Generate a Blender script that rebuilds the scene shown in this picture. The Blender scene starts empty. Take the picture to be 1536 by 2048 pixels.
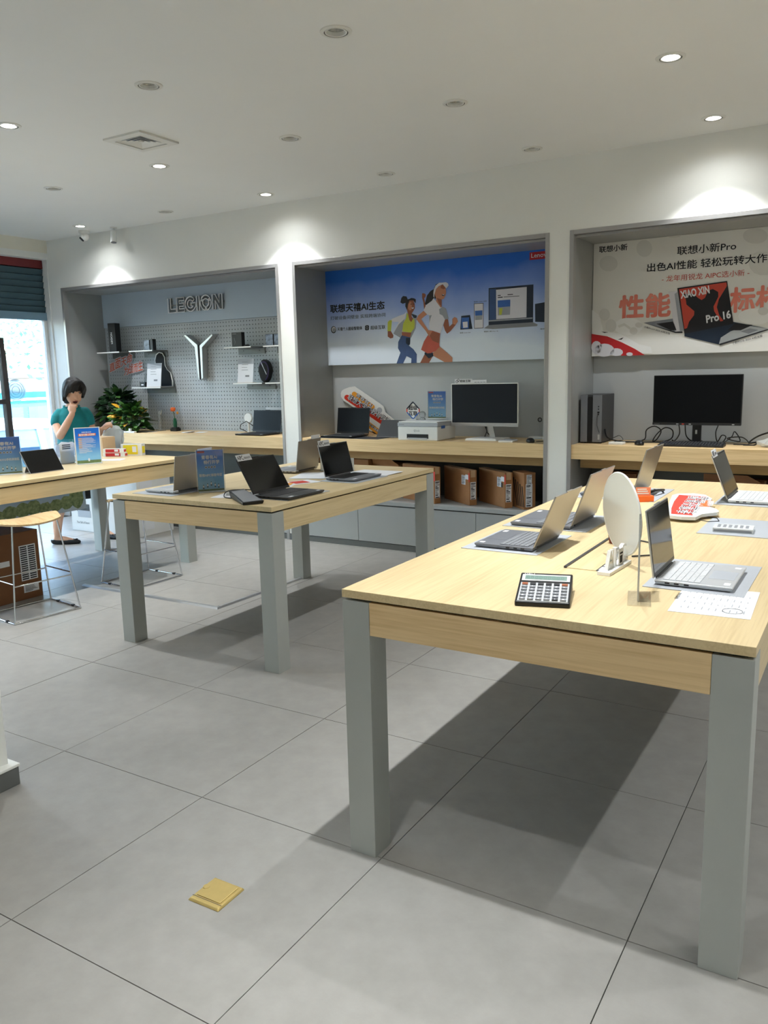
import bpy, bmesh, math, random
from mathutils import Vector, Matrix
random.seed(7)
SC = bpy.context.scene
COL = SC.collection
PI = math.pi
R = math.radians

# ---------------------------------------------------------------- camera
CAM = Vector((0, 0, 1.575))
FPX = 1621.3
YAW, PITCH, ROLL = R(31.469), R(-9.818), R(-1.391)
_f = Vector((-math.sin(YAW)*math.cos(PITCH), math.cos(YAW)*math.cos(PITCH), math.sin(PITCH)))
_r = Vector((math.cos(YAW), math.sin(YAW), 0))
_u = _r.cross(_f)
_r2 = math.cos(ROLL)*_r + math.sin(ROLL)*_u
_u2 = -math.sin(ROLL)*_r + math.cos(ROLL)*_u
cd = bpy.data.cameras.new('camera')
cam = bpy.data.objects.new('camera', cd)
COL.objects.link(cam)
cam.matrix_world = Matrix(((_r2.x, _u2.x, -_f.x, CAM.x), (_r2.y, _u2.y, -_f.y, CAM.y), (_r2.z, _u2.z, -_f.z, CAM.z), (0, 0, 0, 1)))
cd.sensor_fit = 'VERTICAL'; cd.sensor_height = 36.0; cd.lens = 36.0*FPX/2048
cd.clip_start = 0.05; cd.clip_end = 200
SC.camera = cam

# ---------------------------------------------------------------- world, sun, exposure
SC.view_settings.view_transform = 'Standard'
SC.view_settings.look = 'None'
SC.view_settings.gamma = 1.0
SC.view_settings.use_curve_mapping = False
SC.view_settings.exposure = 0.3
SC.cycles.max_bounces = 8
SC.cycles.diffuse_bounces = 4
SC.cycles.glossy_bounces = 4
SC.cycles.transparent_max_bounces = 12
SC.cycles.transmission_bounces = 6
SC.cycles.caustics_reflective = False
SC.cycles.caustics_refractive = False
SC.cycles.sample_clamp_indirect = 6.0
W = bpy.data.worlds.new('world'); SC.world = W; W.use_nodes = True
nt = W.node_tree
sky = nt.nodes.new('ShaderNodeTexSky')
sky.sky_type = 'NISHITA'; sky.sun_disc = False
sky.sun_elevation = R(58); sky.sun_rotation = R(70); sky.air_density = 1.2; sky.dust_density = 2.0
nt.nodes['Background'].inputs['Strength'].default_value = 2.3
nt.links.new(sky.outputs[0], nt.nodes['Background'].inputs[0])
sd = bpy.data.lights.new('sun', 'SUN'); sd.energy = 11.0; sd.angle = R(0.6); sd.color = (1, .96, .88)
so = bpy.data.objects.new('sun', sd); COL.objects.link(so)
so.rotation_euler = (R(28), R(24), 0)          # high sun from the +x / -y side, over the roof of the shop
CORE_W = 118.0         # hot centre of one ceiling downlight's beam
LAMP_W = 50.0          # the rest of its cone, cut off by the reflector
SPILL_FILL_W = 15.0         # spill outside the cone; also an added fill for the niches
LAMP_COL = (.945, .98, 1.0)

# ---------------------------------------------------------------- helpers
def S(r, g, b):
    def c(v):
        v /= 255.0
        return v/12.92 if v <= .04045 else ((v+.055)/1.055)**2.4
    return (c(r), c(g), c(b), 1)

def ray(u, v):
    return _r2*((u-768)/FPX) - _u2*((v-1024)/FPX) + _f
def at(u, v, x=None, y=None, z=None):
    """point of a named plane (x, y or z const) that the photo shows at u, v - used while authoring flat outlines"""
    d = ray(u, v)
    if y is not None: t = (y-CAM.y)/d.y
    elif x is not None: t = (x-CAM.x)/d.x
    else: t = (z-CAM.z)/d.z
    return CAM + d*t

MATS = {}
def mat(name, col, rough=.5, metal=0., var=.0, vscale=8., bump=0., bscale=60., emit=0., spec=.5, stretch=None, col2=None, coat=0., trans=0., ior=1.45, alpha=1.):
    """procedural principled material; var mixes in a noise variation of the colour"""
    m = bpy.data.materials.new(name); m.use_nodes = True
    n = m.node_tree.nodes; L = m.node_tree.links; b = n['Principled BSDF']
    b.inputs['Base Color'].default_value = col
    b.inputs['Roughness'].default_value = rough
    b.inputs['Metallic'].default_value = metal
    b.inputs['Specular IOR Level'].default_value = spec
    b.inputs['Coat Weight'].default_value = coat
    b.inputs['Transmission Weight'].default_value = trans
    b.inputs['IOR'].default_value = ior
    b.inputs['Alpha'].default_value = alpha
    if emit:
        b.inputs['Emission Color'].default_value = col; b.inputs['Emission Strength'].default_value = emit
    if var or bump:
        tc = n.new('ShaderNodeTexCoord'); mp = n.new('ShaderNodeMapping')
        L.new(tc.outputs['Object'], mp.inputs[0])
        if stretch: mp.inputs['Scale'].default_value = stretch
    if var:
        nz = n.new('ShaderNodeTexNoise'); nz.inputs['Scale'].default_value = vscale; nz.inputs['Detail'].default_value = 6; nz.inputs['Roughness'].default_value = .62
        L.new(mp.outputs[0], nz.inputs['Vector'])
        rp = n.new('ShaderNodeValToRGB')
        rp.color_ramp.elements[0].position = .3; rp.color_ramp.elements[1].position = .7
        c2 = col2 if col2 else tuple(c*(1-var) for c in col[:3])+(1,)
        rp.color_ramp.elements[0].color = c2; rp.color_ramp.elements[1].color = col
        L.new(nz.outputs[0], rp.inputs[0]); L.new(rp.outputs[0], b.inputs['Base Color'])
    if bump:
        nb = n.new('ShaderNodeTexNoise'); nb.inputs['Scale'].default_value = bscale; nb.inputs['Detail'].default_value = 4
        L.new(mp.outputs[0], nb.inputs['Vector'])
        bp = n.new('ShaderNodeBump'); bp.inputs['Strength'].default_value = bump; bp.inputs['Distance'].default_value = .002
        L.new(nb.outputs[0], bp.inputs['Height']); L.new(bp.outputs[0], b.inputs['Normal'])
    MATS[name] = m
    return m

def wood(name, a, b_, axis):
    """light oak veneer, grain running along one axis of the piece"""
    m = bpy.data.materials.new(name); m.use_nodes = True
    n = m.node_tree.nodes; L = m.node_tree.links; b = n['Principled BSDF']
    tc = n.new('ShaderNodeTexCoord'); mp = n.new('ShaderNodeMapping'); L.new(tc.outputs['Object'], mp.inputs[0])
    sc = [26., 26., 26.]; sc[axis] = 1.1; mp.inputs['Scale'].default_value = sc
    n1 = n.new('ShaderNodeTexNoise'); n1.inputs['Scale'].default_value = 1.0; n1.inputs['Detail'].default_value = 3; n1.inputs['Distortion'].default_value = .9
    mp2 = n.new('ShaderNodeMapping'); L.new(tc.outputs['Object'], mp2.inputs[0])
    sc2 = [150., 150., 150.]; sc2[axis] = 4.5; mp2.inputs['Scale'].default_value = sc2
    n2 = n.new('ShaderNodeTexNoise'); n2.inputs['Scale'].default_value = 1.0; n2.inputs['Detail'].default_value = 4
    L.new(mp.outputs[0], n1.inputs['Vector']); L.new(mp2.outputs[0], n2.inputs['Vector'])
    mx = n.new('ShaderNodeMath'); mx.operation = 'ADD'; L.new(n1.outputs[0], mx.inputs[0]); L.new(n2.outputs[0], mx.inputs[1])
    h = n.new('ShaderNodeMath'); h.operation = 'MULTIPLY'; h.inputs[1].default_value = .5; L.new(mx.outputs[0], h.inputs[0])
    rp = n.new('ShaderNodeValToRGB'); e = rp.color_ramp.elements
    e[0].position = .36; e[0].color = b_; e[1].position = .56; e[1].color = a
    L.new(h.outputs[0], rp.inputs[0]); L.new(rp.outputs[0], b.inputs['Base Color'])
    b.inputs['Roughness'].default_value = .42
    bp = n.new('ShaderNodeBump'); bp.inputs['Strength'].default_value = .12; bp.inputs['Distance'].default_value = .001
    L.new(n2.outputs[0], bp.inputs['Height']); L.new(bp.outputs[0], b.inputs['Normal'])
    MATS[name] = m
    return m

def clear(name, tint=(1, 1, 1, 1), gloss=.10, rough=.02, haze=None, hazef=0.):
    """thin clear sheet: lets light straight through, with a gloss and optional milky haze"""
    m = bpy.data.materials.new(name); m.use_nodes = True
    n = m.node_tree.nodes; L = m.node_tree.links
    n.remove(n['Principled BSDF'])
    t = n.new('ShaderNodeBsdfTransparent'); t.inputs[0].default_value = tint
    g = n.new('ShaderNodeBsdfGlossy'); g.inputs['Roughness'].default_value = rough
    fr = n.new('ShaderNodeFresnel'); fr.inputs[0].default_value = 1.35
    ad = n.new('ShaderNodeMath'); ad.operation = 'ADD'; ad.inputs[1].default_value = gloss*.3; ad.use_clamp = True
    L.new(fr.outputs[0], ad.inputs[0])
    ml = n.new('ShaderNodeMath'); ml.operation = 'MULTIPLY'; ml.inputs[1].default_value = .8; L.new(ad.outputs[0], ml.inputs[0])
    mx = n.new('ShaderNodeMixShader'); L.new(ml.outputs[0], mx.inputs[0]); L.new(t.outputs[0], mx.inputs[1]); L.new(g.outputs[0], mx.inputs[2])
    out = n['Material Output']
    if haze:
        d = n.new('ShaderNodeBsdfDiffuse'); d.inputs[0].default_value = haze
        m2 = n.new('ShaderNodeMixShader'); m2.inputs[0].default_value = hazef
        L.new(mx.outputs[0], m2.inputs[1]); L.new(d.outputs[0], m2.inputs[2]); L.new(m2.outputs[0], out.inputs[0])
    else:
        L.new(mx.outputs[0], out.inputs[0])
    MATS[name] = m
    return m

class MB:
    """collects shapes; build() links them as ONE mesh object"""
    def __init__(s): s.v = []; s.f = []; s.mi = []; s.c = 0; s.X = Matrix()
    def add(s, vs, fs):
        k = len(s.v)
        s.v += [tuple(s.X @ Vector(p)) for p in vs]
        s.f += [tuple(i+k for i in f) for f in fs]; s.mi += [s.c]*len(fs)
        return s
    def mat(s, i): s.c = i; return s
    def xf(s, m): s.X = m; return s
    def box(s, a, b):
        x0, y0, z0 = a; x1, y1, z1 = b
        return s.add([(x0,y0,z0),(x1,y0,z0),(x1,y1,z0),(x0,y1,z0),(x0,y0,z1),(x1,y0,z1),(x1,y1,z1),(x0,y1,z1)],
                     [(0,3,2,1),(4,5,6,7),(0,1,5,4),(1,2,6,5),(2,3,7,6),(3,0,4,7)])
    def hexa(s, p):     # 8 free corners in box order
        return s.add(p, [(0,3,2,1),(4,5,6,7),(0,1,5,4),(1,2,6,5),(2,3,7,6),(3,0,4,7)])
    def prism(s, poly, h, d=(0, 0, 1)):   # list of 3-D points, extruded along d*h
        n = len(poly); D = Vector(d)*h
        a = [Vector(p) for p in poly]
        nrm = Vector((0, 0, 0))
        for i in range(n):
            p, q = a[i], a[(i+1) % n]
            nrm += Vector(((p.y-q.y)*(p.z+q.z), (p.z-q.z)*(p.x+q.x), (p.x-q.x)*(p.y+q.y)))
        if nrm.dot(D) < 0: a.reverse()
        b = [p+D for p in a]
        return s.add(a+b, [tuple(range(n))[::-1], tuple(range(n, 2*n))]+[(i, (i+1) % n, (i+1) % n+n, i+n) for i in range(n)])
    def cyl(s, p0, p1, r0, r1=None, n=16, cap=True):
        r1 = r0 if r1 is None else r1
        p0 = Vector(p0); p1 = Vector(p1); d = (p1-p0).normalized()
        a = d.orthogonal().normalized(); b = d.cross(a)
        vs = []
        for p, r in ((p0, r0), (p1, r1)):
            for i in range(n):
                t = 2*PI*i/n; vs.append(p+a*(r*math.cos(t))+b*(r*math.sin(t)))
        fs = [(i, (i+1) % n, (i+1) % n+n, i+n) for i in range(n)]
        if cap: fs += [tuple(range(n))[::-1], tuple(range(n, 2*n))]
        return s.add(vs, fs)
    def tube(s, pts, r, n=8, closed=False):
        P = [Vector(p) for p in pts]; m = len(P); vs = []; a = None
        for i in range(m):
            if closed: d = P[(i+1) % m]-P[i-1]
            else: d = P[min(i+1, m-1)]-P[max(i-1, 0)]
            d.normalize()
            a = d.orthogonal() if a is None else a-d*a.dot(d)
            if a.length < 1e-6: a = d.orthogonal()
            a.normalize(); b = d.cross(a)
            rr = r[i] if isinstance(r, (list, tuple)) else r
            for j in range(n):
                t = 2*PI*j/n; vs.append(P[i]+a*(rr*math.cos(t))+b*(rr*math.sin(t)))
        fs = []
        for i in range(m if closed else m-1):
            for j in range(n):
                k = (j+1) % n; i2 = (i+1) % m
                fs.append((i*n+j, i*n+k, i2*n+k, i2*n+j))
        if not closed: fs += [tuple(range(n))[::-1], tuple((m-1)*n+j for j in range(n))]
        return s.add(vs, fs)
    def lathe(s, prof, n=24, c=(0, 0, 0)):
        vs = []; fs = []; m = len(prof)
        for r, z in prof:
            for j in range(n):
                t = 2*PI*j/n; vs.append((c[0]+r*math.cos(t), c[1]+r*math.sin(t), c[2]+z))
        for i in range(m-1):
            for j in range(n):
                k = (j+1) % n; fs.append((i*n+j, i*n+k, (i+1)*n+k, (i+1)*n+j))
        return s.add(vs, fs)
    def sphere(s, c, r, n=16, m=10):
        rx, ry, rz = r if isinstance(r, (tuple, list)) else (r, r, r)
        vs = []; fs = []
        for i in range(m+1):
            p = PI*i/m
            for j in range(n):
                t = 2*PI*j/n; vs.append((c[0]+rx*math.sin(p)*math.cos(t), c[1]+ry*math.sin(p)*math.sin(t), c[2]-rz*math.cos(p)))
        for i in range(m):
            for j in range(n):
                k = (j+1) % n; fs.append((i*n+j, i*n+k, (i+1)*n+k, (i+1)*n+j))
        return s.add(vs, fs)
    def build(s, name, mats, parent=None, smooth=0, bevel=0., seg=2, loc=None):
        me = bpy.data.meshes.new(name)
        me.from_pydata([tuple(p) for p in s.v], [], s.f)
        if not isinstance(mats, (list, tuple)): mats = [mats]
        for m in mats: me.materials.append(m)
        me.polygons.foreach_set('material_index', s.mi)
        if smooth:
            me.polygons.foreach_set('use_smooth', [True]*len(me.polygons))
            me.set_sharp_from_angle(angle=R(smooth))
        me.validate(); me.update()
        o = bpy.data.objects.new(name, me); COL.objects.link(o)
        if parent: o.parent = parent
        if loc: o.location = loc
        if bevel:
            bv = o.modifiers.new('bevel', 'BEVEL'); bv.width = bevel; bv.segments = seg; bv.limit_method = 'ANGLE'; bv.angle_limit = R(40)
        return o

def tag(o, label=None, cat=None, group=None, kind=None):
    if label: o['label'] = label
    if cat: o['category'] = cat
    if group: o['group'] = group
    if kind: o['kind'] = kind
    return o
def thing(name, label, cat, loc=(0, 0, 0), rz=0., group=None):
    o = bpy.data.objects.new(name, None); COL.objects.link(o)
    o.location = loc; o.rotation_euler = (0, 0, rz); o.empty_display_size = .05
    return tag(o, label, cat, group)
def structure(o): o['kind'] = 'structure'; return o
def copy_tree(o, parent=None):
    c = o.copy(); COL.objects.link(c); c.parent = parent
    for ch in list(o.children): copy_tree(ch, c)
    return c
def bx(name, a, b, m, parent=None, bevel=0.): return MB().box(a, b).build(name, m, parent, bevel=bevel)

_tx = {}
def glyphs(s, bold=0., outline=0., spacing=1.):
    """mesh data (verts, faces) of a line of lettering, bounding box scaled to 1 x 1"""
    key = (s, bold if outline else 0., outline, spacing)
    if key in _tx: return _tx[key]
    c = bpy.data.curves.new('lettering', 'FONT'); c.body = s; c.size = 1.0; c.resolution_u = 3; c.offset = bold if outline else 0.; c.space_character = spacing
    if outline:
        c.fill_mode = 'NONE'; c.bevel_depth = outline; c.bevel_resolution = 1
    else: c.fill_mode = 'FRONT'; c.dimensions = '2D'
    o = bpy.data.objects.new('lettering', c)
    me = o.to_mesh()
    vs = [v.co.copy() for v in me.vertices]; fs = [tuple(p.vertices) for p in me.polygons]
    o.to_mesh_clear(); bpy.data.objects.remove(o); bpy.data.curves.remove(c)
    if not vs: raise RuntimeError('no glyphs for '+s)
    x0 = min(v.x for v in vs); x1 = max(v.x for v in vs); y0 = min(v.y for v in vs); y1 = max(v.y for v in vs)
    asp = (x1-x0)/(y1-y0)
    _tx[key] = ([((v.x-x0)/(x1-x0), (v.y-y0)/(y1-y0), v.z/(y1-y0)) for v in vs], fs, asp)
    return _tx[key]
def letter_into(mb, s, o, ex, ey, bold=0., outline=0., spacing=1., ez=None):
    """lettering filling the parallelogram o, o+ex, o+ey (3-D vectors)"""
    vs, fs, asp = glyphs(s, bold, outline, spacing)
    o = Vector(o); ex = Vector(ex); ey = Vector(ey)
    n = ex.cross(ey).normalized()*ey.length
    shifts = [(0, 0)]
    if bold and not outline:        # heavier weight: the strokes laid over themselves with small shifts
        k = 8 if bold > .018 else 4
        shifts += [(bold*math.cos(2*PI*i/k)/asp, bold*math.sin(2*PI*i/k)) for i in range(k)]
        g = 1/(1+2*bold/asp), 1/(1+2*bold)
        vs = [((a+bold/asp)*g[0], (b+bold)*g[1], c) for a, b, c in vs]
    nn = n.normalized()*3e-5
    for i, (dx, dy) in enumerate(shifts): mb.add([o+ex*(a+dx)+ey*(b+dy)+n*c+nn*i for a, b, c in vs], fs)
    return mb
def write(name, s, o, ex, ey, m, parent, bold=0., spacing=1.):
    return letter_into(MB(), s, o, ex, ey, bold, 0., spacing).build(name, m, parent)
# ---------------------------------------------------------------- materials
M = MATS
mat('wall_paint', S(236, 236, 230), .75, var=.03, vscale=3, bump=.08, bscale=250)
mat('ceiling_paint', S(238, 238, 234), .85, var=.02, vscale=2)
mat('lintel_paint', S(228, 223, 208), .8, var=.05, vscale=4)
mat('floor_tile', S(160, 157, 151), .44, var=.14, vscale=9, bump=.10, bscale=120, col2=S(149, 146, 140))
mat('grout', S(86, 84, 80), .9, var=.3, vscale=20)
mat('niche_gray', S(160, 162, 160), .38, metal=.1, var=.05, vscale=5)
mat('niche_back', S(186, 190, 192), .45, var=.04, vscale=4)
mat('header_window_blue', S(190, 204, 216), .35, var=.03, vscale=3)  # lighter blue carries the window's reflection in the colour
mat('peg_gray', S(184, 190, 194), .5)
mat('hole_dark', S(28, 28, 28), .9, var=.2)
mat('frame_gray', S(166, 164, 162), .35, metal=.35, var=.04)
mat('cabinet_gray', S(172, 176, 175), .4, metal=.1, var=.04, vscale=3)
mat('kick_gray', S(112, 114, 112), .45, metal=.3, var=.06)
mat('leg_metal', S(174, 177, 172), .4, metal=.15, var=.05, vscale=6, bump=.05, bscale=200)
wood('oak_y', S(218, 196, 152), S(203, 179, 134), 1)
wood('oak_x', S(230, 199, 150), S(212, 178, 127), 0)
wood('ply', S(226, 196, 150), S(205, 170, 120), 0)
mat('oak_edge', S(190, 156, 104), .5, var=.18, vscale=4, stretch=(2, 2, 30))
mat('white_gloss', S(235, 235, 232), .3, var=.02)
mat('white_matte', S(228, 228, 224), .6, var=.03)
mat('black', S(22, 22, 24), .4, var=.1)
mat('black_matte', S(30, 30, 31), .7, var=.1)
mat('dark_gray', S(58, 59, 62), .45, var=.08)
mat('screen', S(9, 10, 12), .08, spec=.6, var=.02)
mat('screen_soft', S(24, 29, 34), .35, spec=.2, var=.05)
mat('silver', S(196, 198, 200), .32, metal=.75, var=.03)
mat('silver_body', S(206, 208, 210), .36, metal=.3, var=.03)
mat('alu_gray', S(134, 136, 142), .38, metal=.4, var=.04)
mat('alu_warm', S(168, 164, 158), .34, metal=.7, var=.03)
mat('key_dark', S(46, 47, 50), .55, var=.1)
mat('key_gray', S(136, 138, 142), .55, var=.08)
mat('key_white', S(214, 215, 216), .5, var=.04)
mat('mat_gray', S(176, 180, 186), .6, var=.03)
mat('paper', S(236, 237, 240), .75, var=.02)
mat('ink', S(40, 40, 44), .8, var=.1)
mat('ink_gray', S(140, 142, 146), .8, var=.1)
mat('chrome', S(225, 226, 228), .10, metal=1., var=.02)
mat('brass', S(214, 188, 120), .36, metal=.6, var=.08, vscale=30)
mat('red', S(214, 58, 40), .5, var=.06)
mat('lenovo_red', S(196, 40, 44), .5, var=.04)
mat('orange', S(240, 110, 40), .5, var=.05)
mat('amber', S(236, 160, 50), .5, var=.08)
mat('yellow', S(238, 214, 40), .5, var=.04)
mat('carton', S(176, 126, 82), .8, var=.14, vscale=5, bump=.1, bscale=40, col2=S(158, 110, 70))
mat('carton_dark', S(132, 88, 56), .8, var=.14, vscale=5)
mat('carton_tan', S(206, 174, 136), .8, var=.1, vscale=6)
mat('lamp_lens', (1., .97, .9, 1), .3, emit=28.)
mat('lamp_white', S(226, 225, 218), .5, var=.02)
mat('lamp_off', S(196, 194, 184), .25, metal=.5, var=.5, vscale=60)
mat('lamp_gap', S(90, 88, 80), .8, var=.1)
mat('teal_cloth', S(22, 136, 140), .8, var=.2, vscale=6, bump=.15, bscale=90, col2=S(14, 112, 116))
mat('skirt_black', S(20, 19, 20), .85, var=.2)
mat('skin', S(220, 170, 140), .55, var=.07, vscale=8)
mat('lip', S(160, 84, 76), .45, var=.05)
mat('mouth', S(70, 24, 24), .5, var=.05)
mat('hair', S(24, 19, 18), .62, var=.4, vscale=30, stretch=(5, 5, .6), bump=.3, bscale=90)
mat('eye_white', S(226, 222, 216), .3, var=.02)
mat('leaf_dark', S(34, 66, 36), .42, var=.35, vscale=10)
mat('leaf_mid', S(74, 118, 52), .42, var=.35, vscale=12)
mat('leaf_yellow', S(214, 160, 40), .5, var=.2, vscale=14)
mat('soil', S(52, 40, 30), .9, var=.4)
mat('stem', S(92, 118, 62), .6, var=.2)
mat('shutter', S(66, 90, 100), .45, metal=.2, var=.12, vscale=3)
mat('shutter_red', S(118, 44, 46), .6, var=.1)
mat('door_metal', S(74, 68, 66), .45, metal=.4, var=.15, vscale=5)
mat('blue_frame', S(112, 140, 156), .4, var=.06)
mat('pavement', S(150, 148, 142), .9, var=.15, vscale=3)
mat('asphalt', S(84, 84, 86), .9, var=.15, vscale=4)
mat('cyan_paint', S(0, 176, 200), .35, var=.04)
mat('bus_blue', S(66, 104, 140), .35, var=.1, vscale=2)
mat('bus_glass', S(86, 122, 150), .12, var=.15, vscale=1.5)
mat('car_white', S(236, 238, 240), .2, var=.01, coat=.5)
mat('car_glass', S(70, 96, 128), .08, var=.2, vscale=2)
mat('tire', S(26, 26, 26), .8, var=.1)
mat('bark', S(110, 96, 82), .9, var=.3, vscale=6)
mat('tree_leaf', S(170, 214, 190), .5, var=.3, vscale=2, col2=S(120, 176, 140))
mat('poster_gray', S(238, 236, 230), .5, var=.03, vscale=2)
mat('poster_cloud', S(224, 222, 216), .5, var=.04, vscale=3)
mat('poster_cloud2', S(246, 245, 242), .5, var=.03, vscale=3)
clear('sticker', (.80, .90, .95, 1), .1, rough=.3, haze=S(196, 218, 228), hazef=.62)
clear('glass', (.93, .97, .98, 1), .10)
clear('acrylic', (.98, .985, .985, 1), .08, haze=(.9, .92, .92, 1), hazef=.02)
clear('acrylic_edge', (.86, .9, .9, 1), .3, haze=(.95, .96, .96, 1), hazef=.5)
clear('crystal', (.82, .86, .88, 1), .4, rough=.08, haze=(.85, .87, .88, 1), hazef=.18)
clear('plastic_film', (.9, .92, .92, 1), .3, rough=.15, haze=(.85, .87, .86, 1), hazef=.42)

ZC = 3.09                     # ceiling height
YW = 6.075                    # face of the niche wall
X0, X1, Y0 = -8.015, 3.2, -2.2
GX = [-7.0+1.197*k for k in range(9)]
GY = [5.72-1.21*j for j in range(7)]
LITCOL = (0, 2, 5, 7)

# ---------------------------------------------------------------- floor of 0.8 m tiles
floor = structure(MB().box((X0-.25, Y0-.1, -.12), (X1+.1, 6.7, -.006)).build('floor', M['grout']))
xs = sorted(set([X0, X1]+[round(-1.30+.8*k, 4) for k in range(-9, 8) if X0 < -1.30+.8*k < X1]))
ys = sorted(set([Y0, YW+.02]+[round(2.057+.8*k, 4) for k in range(-7, 6) if Y0 < 2.057+.8*k < YW]))
tmesh = {}
G = .0014
for i in range(len(xs)-1):
    for j in range(len(ys)-1):
        w, h = round(xs[i+1]-xs[i]-2*G, 3), round(ys[j+1]-ys[j]-2*G, 3)
        if (w, h) not in tmesh:
            o = MB().box((-w/2, -h/2, -.006), (w/2, h/2, 0)).build('floor_tile', M['floor_tile'], floor)
            tmesh[(w, h)] = o.data
        else:
            o = bpy.data.objects.new('floor_tile', tmesh[(w, h)]); COL.objects.link(o); o.parent = floor
        o.location = ((xs[i]+xs[i+1])/2, (ys[j]+ys[j+1])/2, random.uniform(-.0004, .0004))

# ---------------------------------------------------------------- ceiling with round cut-outs for the downlights
fixtures = []
for k in range(9):
    for j in range(7):
        lit = k in LITCOL
        if (lit and j < 6) or (k in (1, 3, 4) and j < 3 and (k, j) != (1, 2)): fixtures.append((k, j, lit))
cut = {(k, j) for k, j, _ in fixtures}
HR = .058
mb = MB()
cx = [X0]+[(GX[k]+GX[k+1])/2 for k in range(8)]+[X1]
cy = [YW+.02]+[(GY[j]+GY[j+1])/2 for j in range(6)]+[Y0]
for k in range(9):
    for j in range(7):
        a0, a1, b0, b1 = cx[k], cx[k+1], cy[j+1], cy[j]
        if (k, j) not in cut:
            mb.add([(a0, b0, ZC), (a0, b1, ZC), (a1, b1, ZC), (a1, b0, ZC)], [(0, 1, 2, 3)]); continue
        n = 32; gx, gy = GX[k], GY[j]; inn = []; out = []
        for t in range(n):
            th = 2*PI*t/n; c, s = math.cos(th), math.sin(th)
            inn.append((gx+HR*c, gy+HR*s, ZC))
            lim = min(((a1-gx)/c if c > 1e-9 else 1e9), ((a0-gx)/c if c < -1e-9 else 1e9), ((b1-gy)/s if s > 1e-9 else 1e9), ((b0-gy)/s if s < -1e-9 else 1e9))
            out.append((gx+lim*c, gy+lim*s, ZC))
        corners = [(a1, b1, ZC), (a0, b1, ZC), (a0, b0, ZC), (a1, b0, ZC)]
        fs = [(t, t+n, (t+1) % n+n, (t+1) % n) for t in range(n)]
        mb.add(inn+out, fs)
        for c in corners:       # fill the corner triangles
            ang = math.atan2(c[1]-gy, c[0]-gx) % (2*PI); t = int(ang/(2*PI)*n)
            mb.add([out[t], c, out[(t+1) % n]], [(0, 1, 2)])
mb.box((X0-.3, Y0-.1, ZC+.16), (X1+.1, 6.75, ZC+.3))
ceiling = structure(mb.build('ceiling', M['ceiling_paint']))

# ---------------------------------------------------------------- walls
NICHE = [(-7.84, -4.79), (-4.63, -2.205), (-2.048, .38)]
NT = 2.57
mb = MB().box((X0, YW, NT), (X1, 6.72, ZC+.16))
for a, b in ((X0-.25, NICHE[0][0]), (NICHE[0][1], NICHE[1][0]), (NICHE[1][1], NICHE[2][0]), (NICHE[2][1], X1)):
    mb.box((a, YW if a > X0 else 6.075, 0), (b, 6.72, NT))
mb.box((X0-.25, YW, NT), (X0, 6.72, ZC+.16))
mb.box((X0-.25, 6.66, 0), (X1, 6.76, NT))
structure(mb.build('wall_back', M['wall_paint']))
structure(bx('wall_right', (X1, Y0-.1, 0), (X1+.1, 6.72, ZC+.16), M['wall_paint']))
structure(bx('wall_front', (X0-.25, Y0-.1, 0), (X1, Y0, ZC+.16), M['wall_paint']))
WY0 = 1.3                     # shop front opening runs from y = WY0 to the niche wall; its unseen near end is set for daylight
structure(MB().box((X0-.24, Y0, 0), (X0, WY0, ZC+.16)).build('wall_left', M['wall_paint']))
lint = structure(MB().box((X0-.24, WY0, 2.955), (X0, YW, ZC+.16)).build('trim_1', M['lintel_paint']))
structure(MB().box((X0-.24, WY0, 2.888), (X0+.004, YW, 2.955)).build('trim_2', M['white_matte']))
# baseboards of the pillars
mb = MB()
for a, b in ((X0, NICHE[0][0]), (NICHE[0][1], NICHE[1][0]), (NICHE[1][1], NICHE[2][0]), (NICHE[2][1], X1)):
    mb.box((a+.001, YW-.008, 0), (b-.001, YW, .06))
structure(mb.build('baseboard_back', M['kick_gray']))

# foreground column at the left edge, with a chipped grey skirting
col = structure(bx('wall_column', (-3.45, 1.15, 0), (-2.845, 1.765, ZC), M['wall_paint'], bevel=.006))
sk = MB().box((-3.47, 1.13, 0), (-2.812, 1.785, .075)).build('skirting', M['kick_gray'], col, bevel=.003)
MB().box((-3.472, 1.128, .075), (-2.808, 1.789, .088)).build('skirting_cap', M['wall_paint'], col, bevel=.003)

# ---------------------------------------------------------------- niches: frame, lining, back panel
for k, (a, b) in enumerate(NICHE):
    root = structure(MB().box((a+.0005, YW-.006, 0), (a+.032, YW+.05, NT)).box((b-.032, YW-.006, 0), (b-.0005, YW+.05, NT)).box((a+.032, YW-.006, NT-.032), (b-.032, YW+.05, NT-.0005)).build('trim_%d' % (k+3), M['frame_gray'], bevel=.0015))
    MB().box((a+.004, YW+.05, 0), (a+.03, 6.64, NT-.03)).build('side_panel', M['niche_gray'], root)
    MB().box((b-.03, YW+.05, 0), (b-.004, 6.64, NT-.03)).build('side_panel', M['niche_gray'], root)
    MB().box((a+.03, YW+.05, NT-.045), (b-.03, 6.64, NT-.028)).build('soffit_panel', M['niche_gray'], root)
    MB().box((a+.032, YW+.03, NT-.052), (b-.032, YW+.045, NT-.034)).build('soffit_lip', M['frame_gray'], root)
    if k: MB().box((a+.03, 6.62, .985), (b-.03, 6.645, NT-.045)).build('back_panel', M['niche_back'], root)
    MB().box((a+.03, 6.625, .43), (b-.03, 6.645, .985)).build('lower_back_panel', M['kick_gray'], root)

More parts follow.
